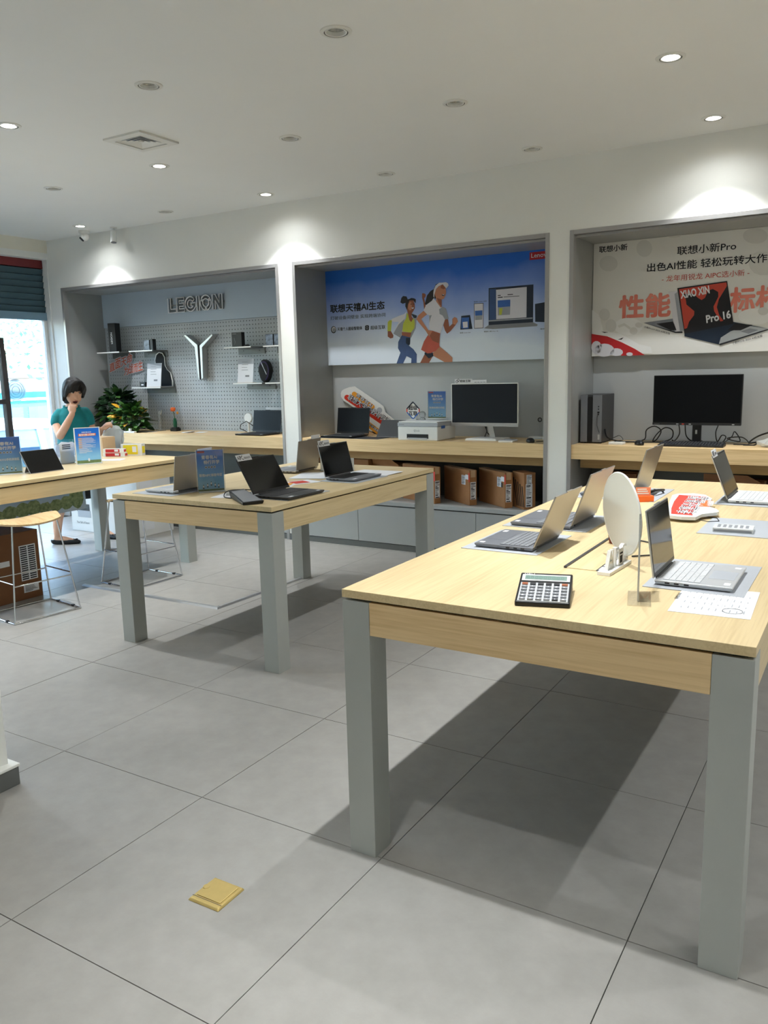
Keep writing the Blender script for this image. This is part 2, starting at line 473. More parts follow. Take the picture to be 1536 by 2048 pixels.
# the pegboard of the first niche: a sheet with real square holes over a dark backing
a, b = NICHE[0]
xa, xb, za, zb, yp = a+.03, b-.03, .985, 2.15, 6.612
mb = MB(); st = .04; hh = .0048
nx, nz = int((xb-xa)/st), int((zb-za)/st)
ox, oz = xa+((xb-xa)-nx*st)/2, za+((zb-za)-nz*st)/2
mb.add([(xa, yp, za), (ox, yp, za), (ox, yp, zb), (xa, yp, zb), (ox+nx*st, yp, za), (xb, yp, za), (xb, yp, zb), (ox+nx*st, yp, zb)], [(0, 1, 2, 3), (4, 5, 6, 7)])
mb.add([(ox, yp, za), (ox+nx*st, yp, za), (ox+nx*st, yp, oz), (ox, yp, oz), (ox, yp, oz+nz*st), (ox+nx*st, yp, oz+nz*st), (ox+nx*st, yp, zb), (ox, yp, zb)], [(0, 1, 2, 3), (4, 5, 6, 7)])
for i in range(nx):
    for j in range(nz):
        x, z = ox+i*st, oz+j*st; c, d = x+st/2, z+st/2
        o8 = [(x, yp, z), (x+st, yp, z), (x+st, yp, z+st), (x, yp, z+st)]
        i8 = [(c-hh, yp, d-hh), (c+hh, yp, d-hh), (c+hh, yp, d+hh), (c-hh, yp, d+hh)]
        mb.add(o8+i8, [(0, 1, 5, 4), (1, 2, 6, 5), (2, 3, 7, 6), (3, 0, 4, 7)])
peg = mb.build('pegboard', M['peg_gray'])
sm = peg.modifiers.new('thickness', 'SOLIDIFY'); sm.thickness = .003; sm.offset = -1
tag(peg, 'grey pegboard sheet with rows of small square holes lining the left niche', 'pegboard')
bk = bx('backing_sheet', (xa, 6.62, za), (xb, 6.644, zb), M['hole_dark'], peg)
hd = bx('header_board', (xa, 6.598, 2.152), (xb, 6.644, NT-.046), M['header_window_blue'])
tag(hd, 'pale blue-grey header board above the pegboard in the left niche', 'board')

# ---------------------------------------------------------------- shop front on the street side
sh = structure(MB().box((X0-.16, WY0, 2.80), (X0-.10, YW, 2.888)).build('shutter_box', M['shutter_red']))
sh['kind'] = 'structure'; sh.name = 'trim_6'
rs = thing('roller_shutter', 'dark blue-green roller shutter pulled up over the shop window', 'shutter', (X0-.13, WY0, 2.32))
z = .0; LW = YW-WY0
while z < .479:
    hgt = min(.068, .48-z)
    MB().hexa([(-.012, 0, z), (.006, 0, z), (.006, LW, z), (-.012, LW, z), (-.012, 0, z+hgt), (.022, 0, z+hgt-.006), (.022, LW, z+hgt-.006), (-.012, LW, z+hgt)]).build('slat', M['shutter'], rs)
    z += .068
win = structure(MB().box((X0-.16, WY0, 2.235), (X0-.09, YW, 2.318)).mat(1).box((X0-.15, YW-.05, 0), (X0-.10, YW, 2.235)).mat(0).box((X0-.15, WY0, 0), (X0-.10, WY0+.05, 2.235)).box((X0-.15, WY0+.05, 0), (X0-.10, YW-.05, .06)).build('window_1', [M['blue_frame'], M['white_matte']]))
MB().box((X0-.128, WY0+.05, .06), (X0-.122, 5.46, 2.235)).build('glass_pane', M['glass'], win)
MB().box((X0-.128, 5.50, .06), (X0-.122, YW-.05, 2.235)).build('glass_pane', M['glass'], win)
jamb = structure(MB().box((X0-.09, YW-.012, 0), (X0-.02, YW-.001, 2.888)).build('trim_7', M['white_matte']))
dr = thing('glass_door', 'dark metal framed glass door standing open at the street window', 'door', (X0-.05, 5.40, 0), R(8))
MB().box((-.028, 0, 0), (.028, .055, 2.03)).build('stile', M['door_metal'], dr, bevel=.004)
MB().box((-.03, -.8, 1.33), (.03, 0, 1.38)).build('rail', M['door_metal'], dr)
MB().box((-.028, -.86, 0), (.028, -.8, 2.03)).build('stile', M['door_metal'], dr, bevel=.004)
MB().box((-.028, -.8, 1.97), (.028, 0, 2.03)).build('rail', M['door_metal'], dr)
MB().box((-.028, -.8, 0), (.028, 0, .1)).build('rail', M['door_metal'], dr)
MB().box((-.003, -.8, .1), (.003, 0, 1.33)).build('glass_pane', M['glass'], dr)
MB().box((-.003, -.8, 1.38), (.003, 0, 1.97)).build('glass_pane', M['glass'], dr)
MB().box((-.05, .06, 0), (-.01, .10, 1.90)).build('stile', M['door_metal'], dr, bevel=.004)
mb = MB().cyl((X0-.119, 5.60, 1.468), (X0-.115, 5.60, 1.468), .124, n=40)
stk = mb.build('round_sticker', M['sticker'])
tag(stk, 'round pale blue frosted sticker on the street window glass', 'sticker')
for rr in (.1, .075, .045):
    MB().tube([(X0-.1145, 5.60+rr*math.cos(t*PI/16), 1.468+rr*math.sin(t*PI/16)) for t in range(32)], .0018, 4, True).build('ring_print', M['blue_frame'], stk)

# ---------------------------------------------------------------- downlights and the other ceiling fittings
def lens_light(parent, loc, kind, watt, ang, blend, rad):
    d = bpy.data.lights.new(kind, 'SPOT'); d.energy = watt; d.spot_size = ang; d.spot_blend = blend; d.shadow_soft_size = rad; d.color = LAMP_COL
    o = bpy.data.objects.new(kind, d); COL.objects.link(o); o.parent = parent; o.location = loc
    return o
DL = {}
def downlight(lit):
    t = thing('ceiling_downlight', '', 'downlight')
    MB().lathe([(.0555, .0), (.0555, -.006), (.072, -.004), (.0735, .0)], 32).build('trim_ring', M['lamp_white'], t, smooth=40)
    MB().lathe([(.0545, -.004), (.053, .002), (.053, .05)], 32).build('can_wall', M['lamp_gap'], t, smooth=60)
    MB().lathe([(.0525, .004), (.0505, -.005), (.044, -.004), (.040, .012)], 32).build('gimbal_ring', M['lamp_white'], t, smooth=40)
    if lit:
        MB().lathe([(.0001, .006), (.025, .005), (.040, .010)], 32).build('lens', M['lamp_lens'], t, smooth=60)
    else:
        MB().lathe([(.0001, .03), (.014, .03), (.016, .022), (.028, .026), (.036, .012), (.040, .012)], 32).build('reflector', M['lamp_off'], t, smooth=40)
    MB().cyl((0, 0, .05), (0, 0, .12), .05, n=16).build('can', M['lamp_white'], t)
    return t
for lit in (True, False): DL[lit] = downlight(lit)
used = {}
names = {
 (5, 1): 'lit round downlight nearest the top right corner of the ceiling', (5, 0): 'lit round downlight at the right, above the tallest wall glow',
 (2, 0): 'lit round downlight above the pillar between left and middle niches', (2, 1): 'lit round downlight just below the square ceiling vent',
 (2, 2): 'lit round downlight at the left edge of the ceiling', (0, 0): 'lit round downlight beside the dome camera',
 (4, 2): 'unlit round downlight at the top centre of the ceiling', (3, 2): 'unlit round downlight left of the top one, above the vent',
 (4, 1): 'unlit round downlight in the middle right of the ceiling', (3, 1): 'unlit round downlight in the middle, right of the square vent',
 (4, 0): 'unlit round downlight above the right end of the sky poster niche', (3, 0): 'unlit round downlight above the left half of the middle niche',
 (1, 1): 'unlit round downlight at the far left of the ceiling', (1, 0): 'unlit round downlight above the left niche, furthest from the camera'}
roots = []
for k, j, lit in fixtures:
    roots.append(copy_tree(DL[lit]) if lit in used else DL[lit]); used[lit] = 1
for (k, j, lit), t in zip(fixtures, roots):
    t.location = (GX[k], GY[j], ZC)
    tag(t, names.get((k, j), 'lit round downlight in the ceiling above the near part of the shop' if lit else 'unlit round downlight in the ceiling above the near part of the shop'), 'downlight', 'round ceiling downlights')
    if lit:
        lens_light(t, (0, 0, -.002), 'core_beam', CORE_W, R(52), 1.0, .022)
        lens_light(t, (0, 0, -.0025), 'beam', LAMP_W, R(92), .3, .022)
        if j in (0, 2): lens_light(t, (0, 0, -.003), 'spill_fill', SPILL_FILL_W*(1 if j == 0 else 1.8), R(150 if j == 0 else 168), .9 if j == 0 else .6, .03)  # third row: wide fill added to brighten the niches

v = thing('ceiling_vent', 'square white ceiling air vent with a sunken grille', 'vent', (-4.217, 3.985, ZC))
w = .168
for q in range(4):
    MB().xf(Matrix.Rotation(q*PI/2, 4, 'Z')).hexa([(-w, -w, -.012), (w, -w, -.012), (.117, -.117, -.016), (-.117, -.117, -.016), (-w, -w, 0), (w, -w, 0), (.117, -.117, 0), (-.117, -.117, 0)]).build('frame', M['lamp_white'], v)
    for e in range(4):
        i0, i1 = .116-.026*e, .116-.026*(e+1)+.006
        MB().xf(Matrix.Rotation(q*PI/2, 4, 'Z')).hexa([(-i0, -i0, -.010), (i0, -i0, -.010), (i1, -i1, -.003), (-i1, -i1, -.003), (-i0, -i0, -.0085), (i0, -i0, -.0085), (i1, -i1, -.0015), (-i1, -i1, -.0015)]).build('louvre', M['white_matte'], v)
bx('grille_back', (-.116, -.116, -.0012), (.116, .116, -.0004), M['mat_gray'], v)
bx('hub', (-.012, -.012, -.009), (.012, .012, -.0012), M['lamp_white'], v)

dc = thing('dome_camera', 'white dome security camera with a dark lens on the ceiling', 'camera', (-7.19, 5.92, ZC))
MB().lathe([(.0001, -.03), (.05, -.03), (.055, -.02), (.057, 0)], 24).build('base', M['white_matte'], dc, smooth=40)
MB().sphere((0, 0, -.055), .047, 20, 12).build('ball', M['white_gloss'], dc, smooth=60)
dl = Vector((-.45, -.55, -.7)).normalized()
MB().cyl(Vector((0, 0, -.055))+dl*.03, Vector((0, 0, -.055))+dl*.051, .03, .026, 20).build('lens', M['black'], dc)
sp = thing('ceiling_spotlight', 'small white ceiling spotlight hanging beside the dome camera', 'spotlight', (-6.81, 5.975, ZC))
MB().cyl((0, 0, 0), (0, 0, -.012), .035, n=20).build('base', M['white_matte'], sp)
MB().cyl((-.012, 0, -.012), (-.012, 0, -.05), .004, n=8).cyl((.012, 0, -.012), (.012, 0, -.05), .004, n=8).build('arm', M['white_matte'], sp)
MB().cyl((0, 0, -.04), (.012, -.02, -.15), .03, .032, 20).build('head', M['white_gloss'], sp)
MB().cyl((.0122, -.0203, -.1505), (.0126, -.021, -.155), .026, n=20).build('lens', M['dark_gray'], sp)
# ---------------------------------------------------------------- big furniture
TZ = .902
def table(label, x0, x1, y0, y1):
    t = thing('display_table', label, 'table', (x0, y0, 0), 0, 'oak display tables with grey legs')
    w, l = x1-x0, y1-y0
    MB().box((0, 0, .876), (w, l, TZ)).build('tabletop', M['oak_y'], t, bevel=.0012)
    MB().box((.02, .02, .866), (w-.02, l-.02, .876)).build('shadow_gap', M['black_matte'], t)
    for x in (0, w-.1):
        for y in (0, l-.1):
            MB().box((x+.001, y+.001, 0), (x+.099, y+.099, .868)).build('leg', M['leg_metal'], t, bevel=.0015)
    for y in (.003, l-.028): MB().box((.1, y, .762), (w-.1, y+.025, .868)).build('apron', M['oak_x'], t)
    for x in (.003, w-.028): MB().box((x, .1, .762), (x+.025, l-.1, .868)).build('apron', M['oak_y'], t)
    return t
tabC = table('long oak display table in the right foreground with a calculator on it', -1.416, -.214, 2.045, 4.95)
tabB = table('oak display table in the middle of the shop with four laptops', -3.84, -2.64, 3.205, 4.99)
tabA = table('oak display table at the left in front of the woman', -6.165, -4.965, 2.9, 5.0)
# recessed cable flap in the right table
fl = thing('cable_flap', 'open oak cable flap with a brush strip in the near table top', 'flap', (-.88, 2.61, TZ))
MB().box((0, 0, .0003), (.105, .52, .0022)).build('lid', M['oak_y'], fl)
MB().box((-.004, -.002, .0004), (.006, .522, .007)).build('brush_strip', M['dark_gray'], fl)
MB().box((.106, 0, .0004), (.132, .36, .0026)).build('socket_strip', M['dark_gray'], fl)
for q in range(6): MB().box((.111, .01+.058*q, .0026), (.127, .055+.058*q, .0036)).build('socket', M['white_matte'], fl)

# benches and base cabinets in the niches
BZ = .985
bl = ['oak wall bench under the pegboard in the left niche', 'oak wall bench under the blue sky poster', 'oak wall bench under the red laptop poster']
cl = ['grey base cabinet under the left niche bench', 'grey base cabinet under the middle niche bench', 'grey base cabinet under the right niche bench']
doors = [[-7.8, -7.05, -5.9, -4.83], [-4.59, -4.002, -2.825, -2.245], [-2.008, -1.42, -.25, .34]]
for k, (a, b) in enumerate(NICHE):
    t = thing('wall_bench', bl[k], 'bench', ((a+b)/2, 6.35, .79), 0, 'oak benches in the niches')
    h = (b-a)/2-.0325
    MB().box((-h, -.27, .085), (h, .265, .195)).build('worktop', M['oak_x'], t, bevel=.0015)
    MB().box((-h+.02, -.10, .0), (h-.02, -.075, .085)).build('support_rail', M['oak_edge'], t)
    c = thing('base_cabinet', cl[k], 'cabinet', ((a+b)/2, 6.35, 0), 0, 'grey base cabinets in the niches')
    MB().box((-h, -.272, .402), (h, .265, .436)).build('top', M['cabinet_gray'], c, bevel=.0015)
    MB().box((-h, -.24, .055), (h, .265, .402)).build('body', M['dark_gray'], c)
    MB().box((-h, -.262, 0), (h, -.2, .052)).build('kick_board', M['kick_gray'], c)
    xx = doors[k]; mid = (a+b)/2
    for i in range(len(xx)-1):
        MB().box((xx[i]-mid+.002, -.268, .058), (xx[i+1]-mid-.002, -.242, .392)).build('door', M['cabinet_gray'], c, bevel=.001)

# bar stools: ply seat on a chrome wire sled
def stool(label, loc, rz):
    t = thing('bar_stool', label, 'stool', loc, rz, 'bar stools at the left table')
    sx, sy = .165, .225
    n = 14; vs = []; fs = []
    for s, z0 in ((0, 0.), (1, -.012)):
        for i in range(n+1):
            for j in range(9):
                u = -1+2*i/n; v_ = -1+2*j/8
                # superellipse plan, saddle section
                w = (1-abs(u)**3.2)**(1/3.2) if abs(u) < 1 else .0
                w = max(w, .28)
                x = sx*v_*w; y = sy*u
                z = .655+.030*(u*u)-.018*v_*v_ - .01*(u**4) + z0
                vs.append((x, y, z))
    m = (n+1)*9
    for s in (0, 1):
        for i in range(n):
            for j in range(8):
                q = (s*m+i*9+j, s*m+i*9+j+1, s*m+(i+1)*9+j+1, s*m+(i+1)*9+j)
                fs.append(q if s == 0 else q[::-1])
    for i in range(n):
        fs.append((i*9, (i+1)*9, m+(i+1)*9, m+i*9)); fs.append((i*9+8, m+i*9+8, m+(i+1)*9+8, (i+1)*9+8))
    for j in range(8):
        fs.append((j, m+j, m+j+1, j+1)); fs.append((n*9+j, n*9+j+1, m+n*9+j+1, m+n*9+j))
    MB().add(vs, fs).build('seat', M['ply'], t, smooth=50)
    bxh, byh, txh, tyh = .20, .235, .13, .155
    r = .0058
    for a in (-1, 1):
        for b in (-1, 1):
            MB().tube([(a*bxh, b*byh, r), (a*(bxh-.004), b*(byh-.006), .03), (a*txh, b*tyh, .643)], r, 8).build('leg', M['chrome'], t, smooth=60)
    for a in (-1, 1):
        MB().tube([(a*bxh, -byh, r), (a*bxh, byh, r)], r*.9, 8).build('sled_runner', M['chrome'], t, smooth=60)
        MB().tube([(-bxh, a*byh, r), (bxh, a*byh, r)], r*.9, 8).build('sled_runner', M['chrome'], t, smooth=60)
        f = .24/.643
        yy = byh+(tyh-byh)*f; xx_ = bxh+(txh-bxh)*f
        MB().tube([(a*xx_, -yy, .245), (a*xx_, yy, .245)], r*.85, 8).build('footrest', M['chrome'], t, smooth=60)
        MB().tube([(-xx_, a*yy, .262), (xx_, a*yy, .262)], r*.85, 8).build('footrest', M['chrome'], t, smooth=60)
        for q in (-.1, .1):
            MB().box((q-.012, a*byh-.008, 0), (q+.012, a*byh+.008, .014)).build('glide', M['black'], t)
    MB().box((-txh, -tyh, .636), (txh, tyh, .641)).build('seat_plate', M['chrome'], t)
    return t
stool('plywood bar stool with chrome legs at the left edge, beside the brown carton', (-4.90, 3.345, 0), R(-8))
stool('plywood bar stool with chrome legs half hidden behind the middle table leg', (-4.905, 4.325, 0), R(-2))

# cable cover on the floor, brass floor socket, litter
t = thing('floor_cable_cover', 'thin aluminium cable cover strip laid in an angle on the floor', 'cable cover', (-3.80, 3.985, 0))
MB().hexa([(-1.38, -.022, 0), (.022, -.022, 0), (.022, .022, 0), (-1.38, .022, 0), (-1.38, -.012, .011), (.012, -.012, .011), (.012, .012, .011), (-1.38, .012, .011)]).build('channel', M['silver'], t)
MB().hexa([(-.022, .022, 0), (.022, .022, 0), (.05, .92, 0), (.006, .92, 0), (-.012, .022, .011), (.012, .022, .011), (.04, .92, .011), (.016, .92, .011)]).build('channel', M['silver'], t)
t = thing('floor_socket', 'brass floor socket box with a hinged lid set in the tiles', 'floor socket', (-1.645, 1.645, 0), R(1))
h = .062
MB().hexa([(-h, -h, 0), (h, -h, 0), (h, h, 0), (-h, h, 0), (-h+.006, -h+.006, .008), (h-.006, -h+.006, .008), (h-.006, h-.006, .008), (-h+.006, h-.006, .008)]).build('frame', M['brass'], t, bevel=.003)
MB().box((-.045, -.037, .0082), (.047, .047, .0105)).build('lid', M['brass'], t, bevel=.0022)
MB().cyl((-.045, .006, .0084), (-.045, .006, .0112), .011, n=16).build('latch', M['brass'], t)
MB().box((-.058, -.043, .0083), (.058, -.0415, .0088)).build('hinge_line', M['lamp_gap'], t)

# cartons: cardboard body, tape, printed labels
def carton(label, loc, rz, w, d, h, m='carton', labels=(), tape=True, group=None, open_flap=False, name='carton'):
    t = thing(name, label, 'box', loc, rz, group)
    bw = MB().box((0, 0, 0), (w, d, h)).build('body', M[m], t, bevel=.002)
    if tape and d > .04: MB().box((-.0006, d/2-.022, h-.06), (w+.0006, d/2+.022, h+.0006)).build('tape', M['carton_tan'], t)
    for side, a0, a1, z0, z1, kind in labels:       # side: f(ront -y) or r(ight +x)
        e = .0008
        if side == 'f': o, ex = Vector((a0, -e, z0)), Vector((1, 0, 0))
        else: o, ex = Vector((w+e, a0, z0)), Vector((0, 1, 0))
        ey = Vector((0, 0, 1)); n = ex.cross(ey)
        mb = MB().prism([o, o+ex*(a1-a0), o+ex*(a1-a0)+ey*(z1-z0), o+ey*(z1-z0)], .0008, n)
        lb = mb.build('label', M['red'] if kind == 'red' else M['black'] if kind == 'black' else M['paper'], t)
        if kind == 'print':
            mb = MB(); rr = random.Random(int(a0*1000+z0*977)); W_, H_ = a1-a0, z1-z0
            zz = .06
            while zz < .94:
                ww = rr.uniform(.35, .85); hh_ = rr.choice((.02, .03, .05))
                p = o+n*.001+ex*(W_*.1)+ey*(H_*(1-zz))
                mb.prism([p, p+ex*(W_*ww), p+ex*(W_*ww)-ey*(H_*hh_), p-ey*(H_*hh_)], .0003, n); zz += hh_+rr.uniform(.03, .07)
            mb.build('printed_lines', M['ink'], lb)
        if kind == 'bars':
            mb = MB(); W_, H_ = a1-a0, z1-z0
            for c_ in range(2):
                for r_ in range(16):
                    p = o+n*.001+ex*(W_*(.06+.48*c_))+ey*(H_*(.03+.06*r_))
                    mb.prism([p, p+ex*(W_*.40), p+ex*(W_*.40)+ey*(H_*.036), p+ey*(H_*.036)], .0003, n)
            mb.build('barcodes', M['ink'], lb)
    if open_flap:
        MB().hexa([(0, 0, h), (w, 0, h), (w, .004, h), (0, .004, h), (.01, -.03, h+.045), (w*.8, -.035, h+.05), (w*.8, -.031, h+.05), (.01, -.026, h+.045)]).build('flap', M[m], t)
    return t
SZ = .436
LP = (('f', .33, .40, .17, .25, 'print'), ('f', .40, .45, .22, .26, 'plain'), ('f', .455, .475, .2, .28, 'red'), ('r', .008, .06, .05, .20, 'print'))
gq = 'laptop cartons under the middle bench'
def seat_carton(label, cx_, cy_, rz, w, d, h, **k):  # cx_, cy_: the near right bottom corner
    c, s = math.cos(rz), math.sin(rz)
    return carton(label, (cx_-w*c, cy_-w*s, SZ), rz, w, d, h, **k)
seat_carton('brown laptop carton with a white label, half hidden by the middle table corner', -3.242, 6.135, R(-24), .46, .07, .318, labels=LP, group=gq)
seat_carton('brown laptop carton in the middle of the three under the monitor bench', -2.925, 6.175, R(-36), .47, .07, .30, labels=LP, group=gq)
seat_carton('brown laptop carton next to the black striped one', -2.60, 6.165, R(-38), .46, .074, .295, labels=LP+(('f', .40, .425, .17, .21, 'black'),), group=gq)
t = seat_carton('brown carton with black diagonal stripes standing next to the pillar', -2.43, 6.16, R(-40), .20, .105, .30, labels=(('r', .015, .075, .02, .21, 'print'), ('r', .022, .07, .2, .285, 'print')), tape=False, group=gq)
for q in range(5):
    x0 = .028+.028*q; t0 = .05*q
    MB().hexa([(x0+.05, -.0014, .02), (x0+.064, -.0014, .02), (x0+.064, 0, .02), (x0+.05, 0, .02), (x0-.02+t0*.2, -.0014, .25-t0*.3), (x0-.006+t0*.2, -.0014, .25-t0*.3), (x0-.006+t0*.2, 0, .25-t0*.3), (x0-.02+t0*.2, 0, .25-t0*.3)]).build('printed_stripe', M['black'], t)
carton('wide brown carton at the far left under the middle bench', (-4.56, 6.28, SZ), 0, .56, .28, .345, group=gq)
carton('open brown carton with raised flaps under the middle bench', (-3.985, 6.34, SZ), R(-3), .28, .2, .30, group=gq, open_flap=True)
carton('brown carton with a lifted flap under the right bench', (-1.08, 6.30, SZ), R(-10), .40, .22, .30, m='carton_dark', open_flap=True)
carton('small dark brown carton under the right bench near the pillar', (-1.80, 6.32, SZ), R(8), .22, .2, .31, m='carton_dark')
carton('brown carton at the right edge under the right bench', (-.62, 6.28, SZ), R(-4), .42, .24, .30, m='carton')
# big brown carton on the floor under the left table
t = carton('big brown carton with a sheet of barcodes under the left table', (-5.86, 3.28, 0), R(-2), .62, .40, .50, labels=(('r', .24, .37, .14, .40, 'bars'), ('r', .25, .37, .05, .11, 'print'), ('r', .06, .16, .27, .31, 'plain')), tape=False, m='carton_dark')  # darker cardboard paints in the shade under the table
# white printer cartons by the left niche
def white_carton(label, loc, w, d, h, name_):
    t = carton(label, loc, 0, w, d, h, m='white_gloss', labels=(('r', .04, .2, .06, h-.06, 'lines'),), tape=False, group='white printer cartons')
    MB().prism([(w-.03, -.0012, .02), (w-.008, -.0012, .02), (w-.008, -.0012, .10), (w-.03, -.0012, .10)], .0008, (0, -1, 0)).build('logo_bar', M['ink'], t)
    mb = MB()
    for q in range(7): mb.box((w+.0012, .05, h-.07-.02*q), (w+.0018, .05+random.uniform(.06, .14), h-.064-.02*q))
    mb.build('printed_lines', M['ink_gray'], t)
    # picture of a printer on the front
    MB().box((.10, -.0016, h-.16), (.30, -.0012, h-.08)).build('printer_picture', M['dark_gray'], t)
    MB().box((.11, -.0022, h-.22), (.31, -.0012, h-.15)).build('printer_picture_base', M['mat_gray'], t)
    write('slogan_print', 'The Gift of Smart', (.08, -.002, .08), (.2, 0, 0), (0, 0, .022), M['ink'], t)
    return t
white_carton('lower white printer carton on the floor behind the left table', (-7.25, 5.50, 0), 1.02, .46, .37, '')
white_carton('upper white printer carton stacked behind the left table', (-7.24, 5.53, .37), .98, .45, .40, '')
# ---------------------------------------------------------------- laptops
_keys = {}
def laptop(label, loc, rz, w, d, L, ang, body, keym, lidm=None, bezel='black', scr='screen', each=False, tagtxt=None, logo=True, lift=0., group='laptops on the display tables', th=.0055, tagside=-1, name='laptop'):
    t = thing(name, label, 'laptop', loc, rz, group)
    lidm = lidm or body; h = .0165; z0 = .0025
    MB().hexa([(-w/2+.006, .006, z0), (w/2-.006, .006, z0), (w/2-.006, d-.004, z0), (-w/2+.006, d-.004, z0),
               (-w/2, 0, z0+.009), (w/2, 0, z0+.009), (w/2, d, z0+.009), (-w/2, d, z0+.009)]).hexa([(-w/2, 0, z0+.009), (w/2, 0, z0+.009), (w/2, d, z0+.009), (-w/2, d, z0+.009),
               (-w/2+.001, .001, h), (w/2-.001, .001, h), (w/2-.001, d, h), (-w/2+.001, d, h)]).build('base', M[body], t, bevel=.0015)
    MB().box((-w*.42, .02, 0), (w*.42, .03, z0+.001)).box((-w*.42, d-.03, 0), (w*.42, d-.02, z0+.001)).build('rubber_foot', M['black'], t)
    kb0, kb1 = d*.42, d*.90; kw = w*.9
    kp = MB().box((-kw/2, kb0, h), (kw/2, kb1, h+.0006)).build('keyboard', M['key_dark'] if keym != 'key_white' else M['mat_gray'], t)
    rows, cols = 6, 14
    cw, rh = kw/cols, (kb1-kb0)/rows
    km = MB().box((-cw/2+.0012, -rh/2+.0012, 0), (cw/2-.0012, rh/2-.0012, .0016))
    if each:
        first = None
        for r_ in range(rows):
            for c_ in range(cols):
                if r_ == 0 and 4 < c_ < 9: continue
                p = (-kw/2+cw*(c_+.5), kb0+rh*(r_+.5), h+.0006)
                if first is None: o = km.build('key', M[keym], kp); first = o.data
                else: o = bpy.data.objects.new('key', first); COL.objects.link(o); o.parent = kp
                o.location = p
        MB().box((-kw/2+cw*5+.0012, kb0+.0012, h+.0006), (-kw/2+cw*9-.0012, kb0+rh-.0012, h+.0022)).build('space_bar', M[keym], kp)
    else:
        mb = MB()
        for r_ in range(rows):
            for c_ in range(cols):
                x, y = -kw/2+cw*(c_+.5), kb0+rh*(r_+.5)
                mb.box((x-cw/2+.001, y-rh/2+.001, h+.0006), (x+cw/2-.001, y+rh/2-.001, h+.002))
        o = mb.build('keys', M[keym], kp); o['kind'] = 'stuff'
    MB().box((-w*.19, d*.045, h), (w*.19, d*.37, h+.0004)).build('touchpad', M['mat_gray' if body in ('silver', 'silver_body', 'white_gloss') else 'key_dark' if body in ('black', 'dark_gray') else 'alu_gray'], t)
    mb = MB()
    for s in (-1, 1):
        for q in (.55, .68, .8): mb.box((s*(w/2-.0007)-.001, d*q, z0+.005), (s*(w/2-.0007)+.001, d*q+.014, z0+.0095))
    mb.build('ports', M['black'], t)['kind'] = 'stuff'
    MB().box((-w*.42, .012, h), (-w*.32, .03, h+.0003)).box((w*.36, .012, h), (w*.43, .03, h+.0003)).build('palm_sticker', M['paper'], t)
    MB().cyl((-w*.36, d, h-.002), (w*.36, d, h-.002), .006, n=10).build('hinge', M['dark_gray'], t)
    a = R(ang); T = Matrix(((1, 0, 0, 0), (0, -math.cos(a), -math.sin(a), d), (0, math.sin(a), -math.cos(a), h), (0, 0, 0, 1)))
    lid = MB().xf(T).box((-w/2, .004, -th), (w/2, L, 0)).box((-.03, L-.001, -th), (.03, L+.004, 0)).build('lid', M[lidm], t, bevel=.0014)
    MB().xf(T).box((-w/2+.002, .007, 0), (w/2-.002, L-.002, .0008)).build('bezel', M[bezel], lid)
    MB().xf(T).box((-w/2+.007, .018, .0008), (w/2-.007, L-.009, .0012)).build('screen', M[scr], lid)
    if logo:
        mb = MB().xf(T); letter_into(mb, 'Lenovo', (-w*.40, L*.83, -th-.0004), (.0, -.055, 0), (-.012, 0, 0), .01); mb.build('logo', M['alu_gray'] if lidm != 'alu_gray' else M['silver'], lid)
    if tagtxt:
        x0 = -w/2+.004 if tagside < 0 else w/2-.124
        MB().xf(T).box((x0, L-.012, .0014), (x0+.12, L+.026, .0032)).build('screen_tag', M['paper'], lid)
        mb = MB().xf(T); letter_into(mb, 'AIPC', (x0+.004, L-.006, .0035), (.05, 0, 0), (0, .026, 0), .02); letter_into(mb, '超能体验专区', (x0+.06, L-.003, .0035), (.054, 0, 0), (0, .014, 0), .01); mb.build('tag_lettering', M['ink'], lid)
    return t
Q = PI/2
def mat_under(label, x0, x1, y0, y1, z=TZ, m='mat_gray'):
    o = MB().box((-(x1-x0)/2, -(y1-y0)/2, 0), ((x1-x0)/2, (y1-y0)/2, .0022)).build('display_mat', M[m], loc=((x0+x1)/2, (y0+y1)/2, z+.0002))
    return tag(o, label, 'mat', 'grey display mats')
MT = TZ+.0026
# right foreground table
mat_under('grey mat under the nearest grey laptop on the left edge of the near table', -1.335, -1.03, 2.74, 3.13)
laptop('grey laptop nearest the camera on the left edge of the near table', (-1.295, 2.922, MT), -Q, .30, .236, .215, 113, 'alu_gray', 'key_gray', 'alu_warm', each=True)
mat_under('grey mat under the second grey laptop on the left edge of the near table', -1.37, -1.0, 3.22, 3.62)
laptop('large grey laptop second from the front on the near table', (-1.338, 3.405, MT), -Q, .345, .268, .236, 110, 'alu_gray', 'key_gray', 'alu_warm', each=True)
mat_under('grey mat under the furthest dark laptop of the near table', -1.36, -.93, 4.10, 4.56)
laptop('grey laptop furthest back on the left edge of the near table', (-1.325, 4.33, MT), -Q, .365, .27, .246, 106, 'alu_gray', 'key_gray', 'alu_warm')
mat_under('pale grey mat under the white laptop at the right back of the near table', -.66, -.30, 4.14, 4.62)
laptop('white laptop with a black screen at the right back of the near table', (-.345, 4.365, MT), Q, .35, .258, .226, 111, 'white_gloss', 'key_white', 'silver', tagtxt=1)
mat_under('grey mat under the silver laptop in the near right corner', -.59, -.30, 2.48, 2.89)
laptop('silver laptop with a mirror-like screen in the near right corner of the near table', (-.335, 2.652, MT), Q, .287, .226, .216, 98, 'silver_body', 'key_white', 'silver', scr='screen', each=True)
mat_under('empty grey mat with an acrylic block on the right side of the near table', -.60, -.24, 3.39, 3.77)
